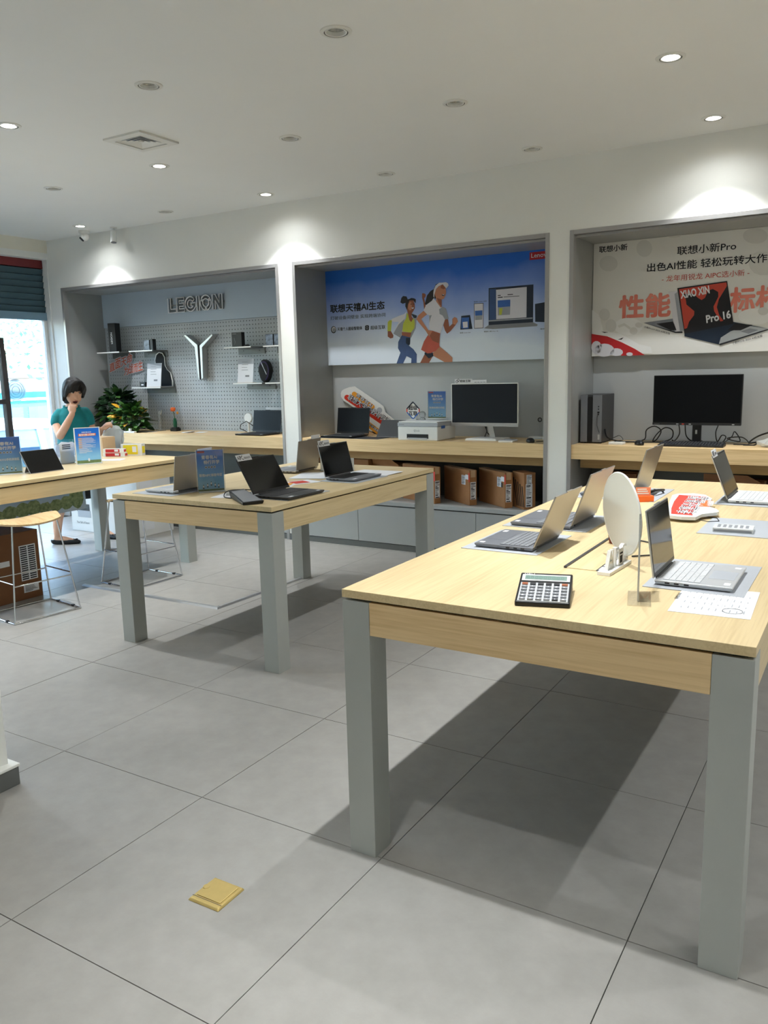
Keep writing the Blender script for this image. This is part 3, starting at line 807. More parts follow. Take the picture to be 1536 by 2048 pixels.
# middle table
mat_under('grey mat under the silver laptop at the left corner of the middle table', -3.74, -3.42, 3.27, 3.68)
laptop('silver laptop seen from behind at the left corner of the middle table', (-3.69, 3.478, MT), -Q, .31, .232, .206, 98, 'silver_body', 'key_white', 'alu_warm', group=None, tagtxt=1)
mat_under('grey mat under the black laptop at the front of the middle table', -2.95, -2.69, 3.40, 3.80)
laptop('black laptop with a white screen tag at the front of the middle table', (-2.675, 3.565, MT), Q, .325, .246, .222, 121, 'dark_gray', 'key_dark', 'black', tagtxt=1)
laptop('warm silver laptop seen from behind at the back of the middle table', (-3.62, 4.50, MT), -Q+R(6), .30, .23, .205, 98, 'alu_warm', 'key_gray', 'alu_warm', tagtxt=1)
mat_under('grey mat under the laptop at the right back of the middle table', -3.0, -2.715, 4.12, 4.50)
laptop('dark silver laptop with a white screen tag at the right back of the middle table', (-2.752, 4.315, MT), Q, .325, .216, .212, 104, 'alu_gray', 'key_dark', 'silver', tagtxt=1)
# wall benches
laptop('black laptop on the left niche bench', (-5.29, 6.13, BZ), 0, .36, .27, .222, 100, 'black', 'key_dark', 'black', scr='screen_soft', group=None)
mat_under('dark mat on the middle bench under the black laptop', -4.46, -3.78, 6.10, 6.34, BZ, 'dark_gray')
laptop('black gaming laptop on the middle bench beside the die-cut board', (-4.245, 6.125, BZ+.0026), 0, .36, .275, .245, 98, 'black', 'key_dark', 'black', scr='screen_soft', group=None)

# ---------------------------------------------------------------- things on the near table
c = thing('calculator', 'black and white desk calculator at the front of the near table', 'calculator', (-.812, 2.225, TZ), R(16))
hw = .078
def cz(y): return .018+.16*(y+.095)
MB().hexa([(-hw, -.095, 0), (hw, -.095, 0), (hw, .1, .0), (-hw, .1, .0), (-hw, -.095, .015), (hw, -.095, .015), (hw, .1, .052), (-hw, .1, .052)]).build('body', M['black'], c, bevel=.004)
sl = (.052-.015)/.195
CX = Matrix(((1, 0, 0, 0), (0, 1, -sl, 0), (0, sl, 1, .015+.095*sl), (0, 0, 0, 1)))
MB().xf(CX).box((-.071, -.091, .0003), (.071, .028, .0012)).build('key_plate', M['silver_body'], c)
MB().xf(CX).box((-.071, .042, .0003), (.071, .084, .0012)).build('display_frame', M['white_gloss'], c)
MB().xf(CX).box((-.062, .049, .0012), (.062, .076, .002)).build('display', mat('lcd', S(134, 160, 150), .2, var=.15, vscale=40), c)
mb = MB().xf(CX)
for q in range(9): letter_into(mb, '0', (-.058+.0128*q, .053, .0022), (.009, 0, 0), (0, .018, 0), 0.)
mb.build('display_digits', mat('lcd_ink', S(92, 116, 108), .4, var=.1), c)
write('brand_print', 'DELI', CX @ Vector((-.066, .086, .0006)), (.03, 0, 0), (0, .006, .006*sl), M['paper'], c)
k1 = MB().xf(CX.to_3x3().to_4x4()).box((-.0085, -.005, 0), (.0085, .005, .004)).build('key', M['key_gray'], c, bevel=.0008)
k1.location = CX @ Vector((-.058, -.082, .0012))
for r_ in range(6):
    for q in range(6):
        if (r_, q) == (0, 0): continue
        o = k1.copy(); COL.objects.link(o); o.parent = c
        if (r_, q) in ((5, 0), (5, 5)): o.data = k1.data.copy(); o.data.materials[0] = mat('key_brown', S(170, 96, 60), .5, var=.1) if r_ == 5 and q == 0 else M['key_brown']
        elif r_ == 5 or (r_, q) == (0, 4): o.data = k1.data.copy(); o.data.materials[0] = M['key_dark']
        o.location = CX @ Vector((-.058+.0232*q, -.082+.0195*r_, .0012))
mb = MB().xf(CX)
for r_ in range(5):
    for q in range(6):
        letter_into(mb, ['00.=+-', '123+-%', '456x÷√', '789MRC', 'GTM+-▶'][r_][q], (-.061+.0232*q, -.0850+.0195*r_, .0055), (.006, 0, 0), (0, .006, 0), .01)
mb.build('key_lettering', M['paper'], c)

s = thing('letter_stand', 'white plastic stand with standing AIPC letters on the near table', 'sign', (-.727, 2.665, TZ), R(-4))
MB().box((-.022, -.105, 0), (.022, .105, .012)).build('base', M['white_gloss'], s, bevel=.001)
for ch, y in (('A', -.082), ('I', -.038), ('P', -.008), ('C', .042)):
    vs, fs, asp = glyphs(ch, .03)
    hgt = .062; w_ = hgt*asp
    for x_ in (0,):
        mb = MB(); top = [Vector((.006, y+a*w_, .012+b*hgt)) for a, b, _ in vs]
        mb.add(top, fs); bot = [p-Vector((.012, 0, 0)) for p in top]; mb.add(bot, [f[::-1] for f in fs])
        # side walls from boundary edges
        from collections import Counter
        ec = Counter(tuple(sorted((f[i], f[(i+1) % len(f)]))) for f in fs for i in range(len(f)))
        for f in fs:
            for i in range(len(f)):
                e1, e2 = f[i], f[(i+1) % len(f)]
                if ec[tuple(sorted((e1, e2)))] == 1: mb.add([top[e2], top[e1], bot[e1], bot[e2]], [(0, 1, 2, 3)])
        mb.build('letter', M['white_gloss'], s)
MB().box((.012, .0, .012), (.0135, .045, .07)).build('printed_card', M['paper'], s)
MB().box((.0136, .01, .02), (.0140, .035, .045)).box((.0136, .01, .05), (.0140, .038, .056)).build('card_print', M['ink'], s)
ov = thing('oval_board', 'large white round board standing on edge behind the letter stand', 'board', (-.748, 2.805, TZ+.003), R(-47))
pts = [(.132*math.cos(t*PI/24)-.022*math.sin(t*PI/24), 0, .162+.140*math.sin(t*PI/24)) for t in range(48)]
MB().prism(pts, .006, (0, 1, 0)).build('panel', M['white_matte'], ov, smooth=40)
MB().tube([(p[0], .003, p[2]) for p in pts], .0042, 8, True).build('rim', M['white_gloss'], ov, smooth=60)
MB().box((-.02, -.014, 0), (.02, .02, .022)).build('foot', M['white_gloss'], ov)
ac = thing('acrylic_stand', 'clear acrylic sign holder with a small printed card beside the silver laptop', 'sign holder', (-.572, 2.36, TZ), R(14))
MB().box((-.03, -.1, 0), (.035, .06, .003)).build('foot', M['acrylic'], ac)
MB().box((-.003, -.055, .003), (0.001, .055, .24)).build('sheet', M['acrylic'], ac)
for e in ((-.055, -.052), (.052, .055)): MB().box((-.0035, e[0], .003), (.0015, e[1], .24)).build('edge', M['acrylic_edge'], ac)
MB().box((.0012, -.03, .07), (.0016, .03, .155)).build('card', M['paper'], ac)
MB().box((.0017, -.022, .09), (.0019, .022, .12)).build('card_print', M['orange'], ac)
og = thing('orange_sign', 'small orange desk sign on the near table between the laptops', 'sign', (-.985, 4.10, TZ), R(30))
MB().box((-.05, -.016, 0), (.05, .016, .03)).build('base', M['orange'], og, bevel=.002)
MB().box((-.036, -.002, .03), (.036, .004, .072)).build('card', mat('orange_pale', S(246, 150, 110), .5, var=.1), og)
mb = MB()
for q in range(3): mb.box((-.03, -.0026, .038+.011*q), (.028-.006*q, -.002, .044+.011*q))
mb.build('card_print', M['paper'], og)
# die-cut promo board lying flat on two supports
dcb = thing('diecut_promo_board', 'white die-cut board with red and orange lettering lying on the near table', 'sign', (-.73, 3.95, TZ), 0)
def L2(p): return (p[0]+.73, p[1]-3.95, 0)
out = [(-.765, 3.62), (-.70, 3.60), (-.645, 3.615), (-.635, 3.70), (-.585, 3.77), (-.58, 3.80), (-.60, 3.86), (-.655, 3.93), (-.66, 4.05), (-.67, 4.16), (-.72, 4.27), (-.78, 4.30), (-.85, 4.26), (-.865, 4.2), (-.835, 4.0), (-.80, 3.8)]
MB().prism([Vector(L2(p))+Vector((0, 0, .012)) for p in out], .014).build('panel', M['white_gloss'], dcb)
MB().box((-.06, -.2, 0), (.02, .2, .012)).build('support', M['carton_tan'], dcb)
def slab(name, pl, z0, z1, m, par): return MB().prism([Vector(L2(p))+Vector((0, 0, z0)) for p in pl], z1-z0).build(name, m, par)
slab('red_band', [(-.755, 3.655), (-.665, 3.652), (-.69, 3.82), (-.705, 3.99), (-.70, 4.20), (-.835, 4.215), (-.815, 4.0), (-.785, 3.8)], .026, .0264, M['red'], dcb)
slab('orange_band', [(-.692, 3.90), (-.64, 3.905), (-.655, 4.08), (-.70, 4.09)], .0264, .0268, M['orange'], dcb)
def promo(s, a, b, hgt, m, par, z, bold=.02):
    a = Vector(L2(a))+Vector((0, 0, z)); b = Vector(L2(b))+Vector((0, 0, z)); ex = b-a; ey = Vector((0, 0, 1)).cross(ex.normalized())*hgt
    mb = MB(); letter_into(mb, s, a, ex, ey, bold); return mb.build('lettering', m, par)
for s_, a_, b_ in (('联想大学生', (-.735, 4.19), (-.71, 3.67)), ('教育优惠季', (-.785, 4.19), (-.745, 3.68))):
    promo(s_, a_, b_, .052, M['ink'], dcb, .0267, .045); promo(s_, a_, b_, .052, M['paper'], dcb, .0271, .0)
promo('青春有AI', (-.675, 4.07), (-.655, 3.92), .03, M['paper'], dcb, .0272, .02)
MB().tube([(.09, -.27, .004), (.13, -.30, .004), (.17, -.27, .004), (.15, -.20, .004), (.08, -.17, .004)], .0018, 6).build('hanging_cord', M['dark_gray'], dcb, smooth=60)
ab = thing('acrylic_block', 'clear acrylic price block on the empty grey mat', 'sign holder', (-.475, 3.49, TZ+.0026), R(4))
MB().box((-.075, -.05, 0), (.075, .05, .018)).build('block', M['acrylic_edge'], ab, bevel=.002)
MB().box((-.07, -.051, .003), (.07, -.0502, .012)).build('price_strip', M['ink_gray'], ab)
mb = MB()
for q in range(6): mb.box((-.06+.021*q, -.03, .0183), (-.048+.021*q, .03, .0186))
mb.build('printed_lines', M['ink_gray'], ab)
pp = thing('invoice_sheet', 'white printed sheet with a round stamp at the front right of the near table', 'paper', (-.366, 2.405, TZ+.0004), R(2))
MB().hexa([(-.105, -.148, 0), (.105, -.14, 0), (.105, .15, .0012), (-.105, .14, .0012), (-.105, -.148, .0006), (.105, -.14, .0006), (.105, .15, .0018), (-.105, .14, .0018)]).build('sheet', M['paper'], pp)
mb = MB(); rr = random.Random(3)
for q in range(10):
    x = -.085+.018*q
    mb.box((x, -.11, .0021), (x+.0004, .12, .0023))
    for e in range(4):
        y = -.10+.055*e
        mb.box((x+.006, y, .0021), (x+.0085, y+rr.uniform(.008, .03), .0023))
mb.build('printed_lines', mat('faint_ink', S(176, 178, 184), .8, var=.05), pp)
MB().tube([(.055+.026*math.cos(t*PI/16), -.085+.026*math.sin(t*PI/16), .0024) for t in range(32)], .0006, 4, True).build('round_stamp', M['dark_gray'], pp)
letter_into(MB(), '联想专卖', (-.098, -.02, .0025), (0, .07, 0), (-.012, 0, 0), .01).build('heading', M['ink'], pp)
cu = thing('pen_cup', 'reddish brown round cup in the cable flap of the near table', 'cup', (-.83, 3.07, TZ+.0024))
MB().lathe([(.0001, .0), (.03, .0), (.034, .03), (.031, .03), (.028, .004), (.0001, .004)], 24).build('cup', mat('terracotta', S(150, 74, 48), .6, var=.1), cu, smooth=40)
cb = MB().tube([(-1.03, 4.20, TZ+.006), (-1.0, 4.26, TZ+.02), (-.97, 4.30, TZ+.03), (-.95, 4.40, TZ+.02), (-.97, 4.46, TZ+.006), (-1.02, 4.48, TZ+.005)], .006, 6).build('anti_theft_cable', M['black'], smooth=60)
tag(cb, 'black looped security cable behind the furthest laptop of the near table', 'cable')
cb = MB().tube([(-.80, 3.16, TZ+.004), (-.72, 3.12, TZ+.004), (-.66, 3.02, TZ+.004), (-.65, 2.92, TZ+.004), (-.72, 2.86, TZ+.004)], .003, 6).build('charging_cable', M['dark_gray'], smooth=60)
tag(cb, 'thin dark charging cable on the near table behind the acrylic holder', 'cable')

# ---------------------------------------------------------------- upright printed signs in acrylic holders (student campaign)
mat('campaign_sky', S(92, 148, 204), .4)
def sky_mat(name, top, bot, h):
    m = mat(name, top, .4, var=.05, vscale=5); n = m.node_tree.nodes; L = m.node_tree.links
    tc = n.new('ShaderNodeTexCoord'); sx = n.new('ShaderNodeSeparateXYZ'); L.new(tc.outputs['Object'], sx.inputs[0])
    nz = n.new('ShaderNodeTexNoise'); nz.inputs['Scale'].default_value = 3.2/h*.4; nz.inputs['Detail'].default_value = 5; L.new(tc.outputs['Object'], nz.inputs['Vector'])
    d = n.new('ShaderNodeMath'); d.operation = 'DIVIDE'; d.inputs[1].default_value = h; L.new(sx.outputs['Z'], d.inputs[0])
    a = n.new('ShaderNodeMath'); a.operation = 'MULTIPLY_ADD'; a.inputs[1].default_value = .55; L.new(nz.outputs[0], a.inputs[0])
    s_ = n.new('ShaderNodeMath'); s_.operation = 'ADD'; s_.inputs[1].default_value = -.275; L.new(d.outputs[0], s_.inputs[0]); L.new(s_.outputs[0], a.inputs[2])
    rp = n.new('ShaderNodeValToRGB'); e = rp.color_ramp.elements; e[0].position = .18; e[0].color = bot; e[1].position = .9; e[1].color = top
    em_ = e.new(.56); em_.color = tuple(.62*a_+.38*b_ for a_, b_ in zip(top, bot))
    L.new(a.outputs[0], rp.inputs[0]); L.new(rp.outputs[0], n['Principled BSDF'].inputs['Base Color'])
    return m
sky_mat('flyer_sky', S(28, 116, 226), S(140, 204, 246), .26)
def campaign(label, loc, rz, w, h, title, kind=0, tilt=0., frame=False, name='sign_holder'):
    t = thing(name, label, 'sign', loc, rz)
    X = Matrix.Rotation(-tilt, 4, 'X')
    MB().xf(X).box((-w/2, -.001, .004), (w/2, .0005, h)).build('printed_sheet', M['flyer_sky'], t)
    if frame:
        for a, b in (((-w/2-.008, -.003, .0), (-w/2, .004, h+.006)), ((w/2, -.003, .0), (w/2+.008, .004, h+.006)), ((-w/2, -.003, h), (w/2, .004, h+.006)), ((-w/2, -.003, 0), (w/2, .004, .004))):
            MB().xf(X).box(a, b).build('frame_bar', M['white_gloss'], t)
    else:
        MB().xf(X).box((-w/2-.004, -.0035, .002), (w/2+.004, -.0015, h+.004)).build('acrylic_front', M['acrylic'], t)
        for s_ in (-1, 1): MB().xf(X).box((s_*(w/2+.004)-.0012, -.004, .002), (s_*(w/2+.004)+.0012, .003, h+.004)).build('acrylic_edge', M['acrylic_edge'], t)
    MB().box((-w/2, -.05, 0), (w/2, .045, .0035)).build('foot', M['acrylic_edge'], t)
    e = -.0012
    def put(nm, s_, x, z, ww, hh, m, bold=.02): write(nm, s_, X @ Vector((x, e, z)), Vector((ww, 0, 0)), X.to_3x3() @ Vector((0, 0, hh)), m, t, bold)
    if kind == 0:
        put('headline', '青春有AI', -w*.32, h*.78, w*.6, h*.10, M['paper'], .03)
        put('headline', '畅行开学', -w*.24, h*.66, w*.6, h*.10, M['paper'], .03)
        for q in range(4): MB().xf(X).box((-w*.2+w*.11*q, e-.0002, h*.565), (-w*.2+w*.11*q+w*.075, e, h*.615)).build('icon_tile', M['paper'], t); MB().xf(X).box((-w*.185+w*.11*q, e-.0004, h*.575), (-w*.185+w*.11*q+w*.045, e-.0002, h*.605)).build('icon', M['ink'], t)
        put('title', title, -w*.44, h*.36, w*.88, h*.075, M['paper'], .035)
        MB().xf(X).box((-w*.47, e-.0002, h*.87+h*.07), (-w*.2, e, h*.985)).build('red_corner', M['lenovo_red'], t)
        mb = MB().xf(X)      # grass and a row of little leaping figures
        mb.box((-w/2, e-.0002, .004), (w/2, e, h*.06))
        mb.build('printed_grass', mat('flyer_grass', S(128, 150, 96), .6, var=.3, vscale=40) if 'flyer_grass' not in M else M['flyer_grass'], t)
        for q, (x, z) in enumerate(((-.3, .07), (-.14, .1), (.0, .14), (.15, .1), (.28, .08))):
            x *= w; z *= h; u = h*.05
            mb = MB().xf(X).mat(0).box((x-u*.3, e-.0006, z+u*.7), (x+u*.3, e-.0003, z+u*1.6)).mat(1).box((x-u*.32, e-.0006, z), (x-u*.05, e-.0003, z+u*.7)).box((x+u*.05, e-.0006, z), (x+u*.34, e-.0003, z+u*.65)).box((x-u*.16, e-.0006, z+u*1.65), (x+u*.16, e-.0003, z+u*2.05))
            mb.build('printed_figure', [M['paper'], M['ink']], t)
    else:
        put('headline', '联想天禧AI生态', -w*.22, h*.87, w*.4, h*.035, M['paper'], .02)
        MB().xf(X).box((-w*.36, e-.0002, h*.78), (w*.36, e, h*.85)).build('headline_band', M['orange'], t)
        e = -.0016; put('headline', title, -w*.33, h*.785, w*.66, h*.06, M['paper'], .03); e = -.0012
        mb = MB().xf(X); rr = random.Random(5); z = h*.72
        while z > h*.3:
            mb.box((-w*.38, e-.0003, z), (-w*.38+w*rr.uniform(.3, .74), e, z+h*.008)); z -= h*.026
        mb.build('printed_lines', M['paper'], t)
        mb = MB().xf(X)
        for q in range(6): mb.box((-w*.38, e-.0005, h*(.70-.05*q)), (-w*.24, e-.0003, h*(.716-.05*q)))
        mb.build('line_headings', M['amber'], t)
        MB().xf(X).box((-w/2, e-.0002, .004), (w/2, e, h*.1)).build('printed_grass', M['flyer_grass'], t)
        MB().xf(X).prism([(w*.04*math.cos(q*PI/10), e-.0003, h*.11+w*.07*math.sin(q*PI/10)) for q in range(20)], .0003, (0, -1, 0)).build('printed_badge', M['paper'], t)
    return t
campaign('blue campaign sign in an acrylic holder beside the silver laptop on the middle table', (-3.345, 3.52, TZ), R(50), .152, .245, '联想AIPC体验专区')
campaign('blue campaign sign in an acrylic holder at the left end of the left table', (-5.42, 3.60, TZ), R(62), .20, .27, '联想MOTO手机体验区')
campaign('framed blue price list sign on a stand in the middle of the left table', (-5.42, 4.325, TZ), R(62), .185, .285, '教育优惠以旧换新', 1, 0, True)
campaign('small blue campaign sign standing on the printer on the middle bench', (-3.322, 6.36, 1.1595), 0, .172, .235, '联想拍照打印区')
bp = thing('sign_holder', 'large pale blue printed board hanging in front of the woman under the left table', 'sign', (-6.19, 4.2, .40), R(90))
MB().box((-1.1, -.004, .0), (.66, .004, .34)).build('board', sky_mat('board_sky', S(180, 220, 245), S(240, 248, 252), .34), bp)
mb = MB(); rr = random.Random(11)
mb = MB()
for q in range(15):
    x = -1.0+.112*q; hh_ = rr.uniform(.06, .12) if q < 14 else .22
    pts_ = [(x+(.07+rr.uniform(-.01, .012))*math.cos(t*PI/8), -.0045, max(.002, .03+hh_*.5+(hh_*.55+rr.uniform(-.008, .008))*math.sin(t*PI/8))) for t in range(16)]
    pts_ = [(min(p[0], .655), p[1], p[2]) for p in pts_]
    mb.prism(pts_, .0004+.00004*q, (0, -1, 0))
mb.build('printed_trees', mat('print_tree', S(206, 216, 150), .6, var=.5, vscale=30, col2=S(110, 130, 80)), bp)
# ---------------------------------------------------------------- the three printed panels and the sign letters
PY = 6.55
def c_run(x, y): return (780+x/10.24, 550+y/10.24)
def c_p2(x, y): return (640+x/6.982, 480+y/6.982)
def c_dev(x, y): return (820+x/5.12, 480+y/5.12)
def c_p3(x, y): return (1130+x/3.783, 440+y/3.783)
class Panel:
    def __init__(s, name, label, x0, x1, z0, z1, m, y=PY):
        s.loc = Vector(((x0+x1)/2, y, z0)); s.y = y
        s.t = thing(name, label, 'poster', s.loc)
        MB().box((x0-s.loc.x, 0, 0), (x1-s.loc.x, .065, z1-z0)).build('panel', m, s.t, bevel=.001)
        s.n = 0
    def P(s, q, k): return at(*q, y=s.y)-s.loc+Vector((0, -.0006*k, 0))
    def poly(s, name, conv, sets):
        """one printed picture: list of (material, layer, outline)"""
        mb = MB(); ms = []
        for m, k, pts in sets:
            if M[m] not in ms: ms.append(M[m])
            mb.mat(ms.index(M[m]))
            mb.prism([s.P(conv(*p), k) for p in pts], .0005, (0, 1, 0))
        return mb.build(name, ms, s.t)
    def text(s, name, st, conv, bl, br, tl, m, bold=.02, k=1, level=True):
        o = s.P(conv(*bl), k); e = s.P(conv(*br), k)-o; u = s.P(conv(*tl), k)-o
        if level: e.z = 0; u.x = 0
        return letter_into(MB(), st, o, e, u, bold).build(name, M[m], s.t)
def ell(cx_, cy_, rx, ry, n=20): return [(cx_+rx*math.cos(2*PI*i/n), cy_+ry*math.sin(2*PI*i/n)) for i in range(n)]
mat('tan_skin', S(196, 132, 100), .5, var=.05); mat('deep_skin', S(150, 88, 62), .5, var=.05); mat('print_hair', S(26, 22, 24), .5, var=.1)
mat('print_white', S(226, 224, 230), .5, var=.03); mat('print_shade', S(160, 164, 172), .5, var=.06); mat('lime', S(196, 204, 70), .5, var=.06); mat('jeans', S(62, 88, 136), .5, var=.2, vscale=12)
mat('coral', S(200, 92, 72), .5, var=.1, vscale=12); mat('navy', S(30, 42, 60), .3, var=.1); mat('print_blue', S(60, 110, 190), .5, var=.2, vscale=20); mat('poster_red', S(204, 74, 56), .5, var=.06); mat('poster_red_pale', S(222, 104, 82), .5, var=.12, vscale=4, col2=S(232, 150, 132))
sky_mat('poster_sky', S(44, 110, 210), S(228, 238, 250), .88)
P2 = Panel('wall_poster', 'large blue sky poster with two running women above the middle bench', -4.602, -2.237, 1.647, 2.526, M['poster_sky'])
P2.text('headline', '联想天禧AI生态', c_p2, (145, 1022), (905, 975), (145, 905), 'ink', .03)
P2.text('subline', '打破设备间壁垒 实现跨端协同', c_p2, (148, 1120), (915, 1070), (148, 1068), 'dark_gray', .004)
P2.text('caption', '天禧个人超级智能体', c_p2, (243, 1272), (590, 1250), (243, 1222), 'ink', .02)
P2.text('caption', '超级互联', c_p2, (705, 1254), (913, 1243), (705, 1198), 'ink', .015)
P2.poly('round_logo', c_p2, [('dark_gray', 1, ell(190, 1253, 36, 50)), ('print_white', 2, ell(193, 1250, 27, 38)), ('print_shade', 3, ell(198, 1258, 20, 28))])
P2.poly('square_logo', c_p2, [('ink', 1, [(640, 1192), (676, 1190), (685, 1204), (685, 1246), (676, 1260), (640, 1263), (629, 1250), (629, 1205)]), ('print_shade', 2, ell(657, 1226, 15, 22)), ('ink', 3, ell(657, 1226, 9, 14))])
P2.poly('printed_runner', c_run, [
 ('print_hair', 3, [(270, 430), (340, 440), (365, 500), (400, 490), (440, 470), (500, 480), (530, 500), (525, 580), (480, 520), (400, 520), (370, 600), (350, 720), (315, 640), (320, 570), (260, 590), (215, 560), (235, 470)]),
 ('deep_skin', 2, [(370, 590), (400, 518), (480, 518), (508, 600), (510, 680), (472, 750), (445, 790), (445, 850), (480, 900), (440, 965), (400, 930), (370, 800), (345, 700)]),
 ('tan_skin', 3, [(378, 600), (410, 545), (440, 560), (450, 640), (440, 720), (400, 730), (372, 680)]), ('print_white', 4, [(440, 668), (490, 662), (480, 694), (455, 694)]),
 ('print_hair', 4, [(420, 592), (450, 590), (450, 602), (422, 606)]), ('print_hair', 4, [(478, 588), (500, 590), (500, 602), (480, 604)]),
 ('print_white', 1, [(340, 750), (290, 800), (200, 830), (40, 900), (10, 950), (120, 960), (180, 960), (70, 1200), (220, 1290), (260, 1170), (300, 900)]),
 ('print_shade', 2, [(300, 900), (180, 1010), (70, 1200), (220, 1290), (260, 1100)]), ('print_shade', 1, [(445, 780), (550, 830), (545, 900), (530, 1090), (430, 1290), (395, 1260), (500, 1000)]), ('navy', 2, [(430, 790), (552, 832), (540, 880), (490, 880)]),
 ('lime', 3, [(330, 880), (345, 770), (372, 800), (395, 920), (440, 962), (470, 900), (500, 905), (510, 1010), (500, 1090), (430, 1180), (255, 1160), (270, 1000)]),
 ('deep_skin', 2, [(245, 1165), (440, 1180), (410, 1285), (240, 1240)]),
 ('lime', 2, [(0, 925), (40, 930), (20, 1150), (-50, 1150), (-45, 960)]), ('deep_skin', 2, [(-45, 1150), (20, 1150), (70, 1235), (65, 1285), (10, 1300), (-45, 1260)]),
 ('jeans', 3, [(240, 1235), (420, 1280), (410, 1420), (380, 1440), (480, 1520), (550, 1620), (545, 1800), (435, 1805), (440, 1710), (340, 1660), (270, 1812), (135, 1812), (215, 1590), (165, 1500), (170, 1370)]), ('navy', 4, [(330, 1290), (418, 1285), (408, 1420), (385, 1445), (330, 1400)])])
P2.poly('printed_runner', c_run, [
 ('print_hair', 4, [(1010, 160), (940, 195), (895, 290), (830, 330), (760, 420), (740, 500), (715, 600), (745, 612), (800, 570), (860, 530), (900, 470), (940, 490), (950, 380), (970, 270)]),
 ('deep_skin', 3, [(660, 375), (700, 375), (735, 400), (725, 460), (700, 470), (735, 640), (700, 700), (685, 560), (660, 470)]),
 ('print_white', 7, [(893, 360), (905, 290), (940, 215), (1010, 160), (1070, 158), (1150, 148), (1195, 175), (1202, 220), (1155, 277), (1120, 235), (1085, 190), (1000, 228), (945, 290), (915, 400), (910, 470), (893, 440)]),
 ('tan_skin', 5, [(930, 300), (1000, 230), (1090, 190), (1140, 265), (1152, 360), (1135, 430), (1100, 492), (1060, 500), (1062, 650), (1040, 665), (950, 545), (945, 470), (918, 390)]),
 ('deep_skin', 6, [(1050, 210), (1095, 188), (1145, 270), (1100, 290), (1040, 270)]), ('deep_skin', 6, [(960, 470), (1060, 500), (1062, 650), (1010, 590)]), ('print_hair', 6, [(1060, 400), (1125, 395), (1110, 430), (1075, 425)]), ('print_white', 7, [(1065, 400), (1120, 397), (1105, 412)]),
 ('print_white', 5, [(890, 480), (945, 530), (1040, 668), (1080, 650), (1150, 690), (1205, 895), (1130, 912), (1090, 1010), (1040, 1195), (960, 1165), (810, 1120), (800, 820), (765, 812), (690, 725), (740, 620), (860, 530)]),
 ('print_shade', 6, [(1010, 700), (1080, 650), (1150, 690), (1205, 895), (1130, 912), (1080, 830), (1020, 800)]), ('print_shade', 6, [(805, 830), (860, 820), (830, 900), (812, 980)]),
 ('tan_skin', 6, [(690, 735), (762, 805), (640, 905), (700, 1000), (790, 1130), (865, 1140), (850, 1230), (800, 1250), (740, 1150), (600, 980), (545, 910), (580, 830)]),
 ('deep_skin', 4, [(1130, 905), (1190, 905), (1215, 1060), (1280, 1000), (1280, 900), (1320, 860), (1370, 880), (1392, 950), (1340, 1030), (1240, 1150), (1170, 1202), (1130, 1140), (1095, 1030)]), ('tan_skin', 5, [(1285, 900), (1320, 860), (1370, 880), (1390, 950), (1340, 1020), (1290, 1000)]),
 ('coral', 7, [(870, 1140), (1030, 1195), (1012, 1420), (1020, 1470), (930, 1560), (840, 1600), (770, 1605), (640, 1530), (700, 1360), (780, 1230), (810, 1262)]), ('deep_skin', 8, [(820, 1240), (880, 1150), (1025, 1200), (1010, 1400), (930, 1370), (870, 1340)]),
 ('navy', 6, [(715, 1585), (880, 1590), (895, 1660), (800, 1712), (710, 1620)]), ('deep_skin', 5, [(710, 1625), (810, 1700), (885, 1650), (800, 1802), (620, 1802)]), ('tan_skin', 6, [(880, 1600), (1020, 1462), (1160, 1580), (1282, 1690), (1280, 1783), (1120, 1783), (900, 1662)])])
P2.poly('printed_devices', c_dev, [
 ('navy', 1, [(525, 778), (615, 768), (640, 910), (515, 918)]), ('print_blue', 2, [(528, 796), (606, 792), (600, 906), (526, 906)]), ('print_white', 3, [(540, 840), (590, 835), (592, 895), (545, 900)]),
 ('ink', 1, [(655, 650), (752, 645), (752, 903), (658, 908)]), ('print_white', 2, [(660, 655), (748, 650), (748, 898), (662, 903)]), ('print_blue', 3, [(666, 726), (742, 720), (742, 770), (668, 775)]), ('print_shade', 3, [(668, 775), (742, 770), (740, 815), (668, 820)]),
 ('navy', 1, [(806, 493), (1264, 455), (1260, 862), (805, 892)]), ('jeans', 2, [(815, 505), (880, 500), (882, 815), (812, 820)]), ('print_white', 3, [(882, 510), (1196, 480), (1193, 792), (884, 812)]), ('print_blue', 4, [(898, 620), (1028, 610), (1027, 680), (899, 690)]), ('print_shade', 4, [(899, 690), (1027, 680), (1025, 765), (900, 772)]), ('lime', 5, [(915, 700), (950, 698), (940, 765), (915, 767)]),
 ('ink', 4, [(900, 565), (930, 563), (930, 572), (900, 574)]), ('ink', 4, [(1000, 556), (1055, 553), (1055, 561), (1000, 564)]), ('ink', 4, [(900, 585), (950, 580), (950, 590), (900, 594)]), ('ink_gray', 4, [(960, 580), (1120, 570), (1120, 578), (960, 588)]),
 ('print_shade', 2, [(806, 822), (1255, 793), (1255, 806), (806, 836)]), ('alu_gray', 3, [(758, 905), (805, 872), (1260, 842), (1308, 865), (1300, 882), (850, 912)]), ('ink_gray', 4, [(758, 905), (1308, 868), (1300, 882), (850, 912)]),
 ('navy', 1, [(1280, 655), (1430, 628), (1430, 842), (1282, 838)])])
for bl, br, tl, st in (((655, 640), (785, 633), (655, 628), '联想 moto X50'), ((512, 958), (622, 952), (512, 945), '联想 moto razr'), ((758, 945), (902, 935), (758, 932), '联想小新 Pro 16'), ((1335, 918), (1440, 910), (1335, 905), '联想平板')):
    P2.text('caption', st, c_dev, bl, br, tl, 'ink', .01)
P2.poly('brand_tag', c_dev, [('lenovo_red', 1, [(1225, 128), (1452, 106), (1452, 184), (1225, 206)])])
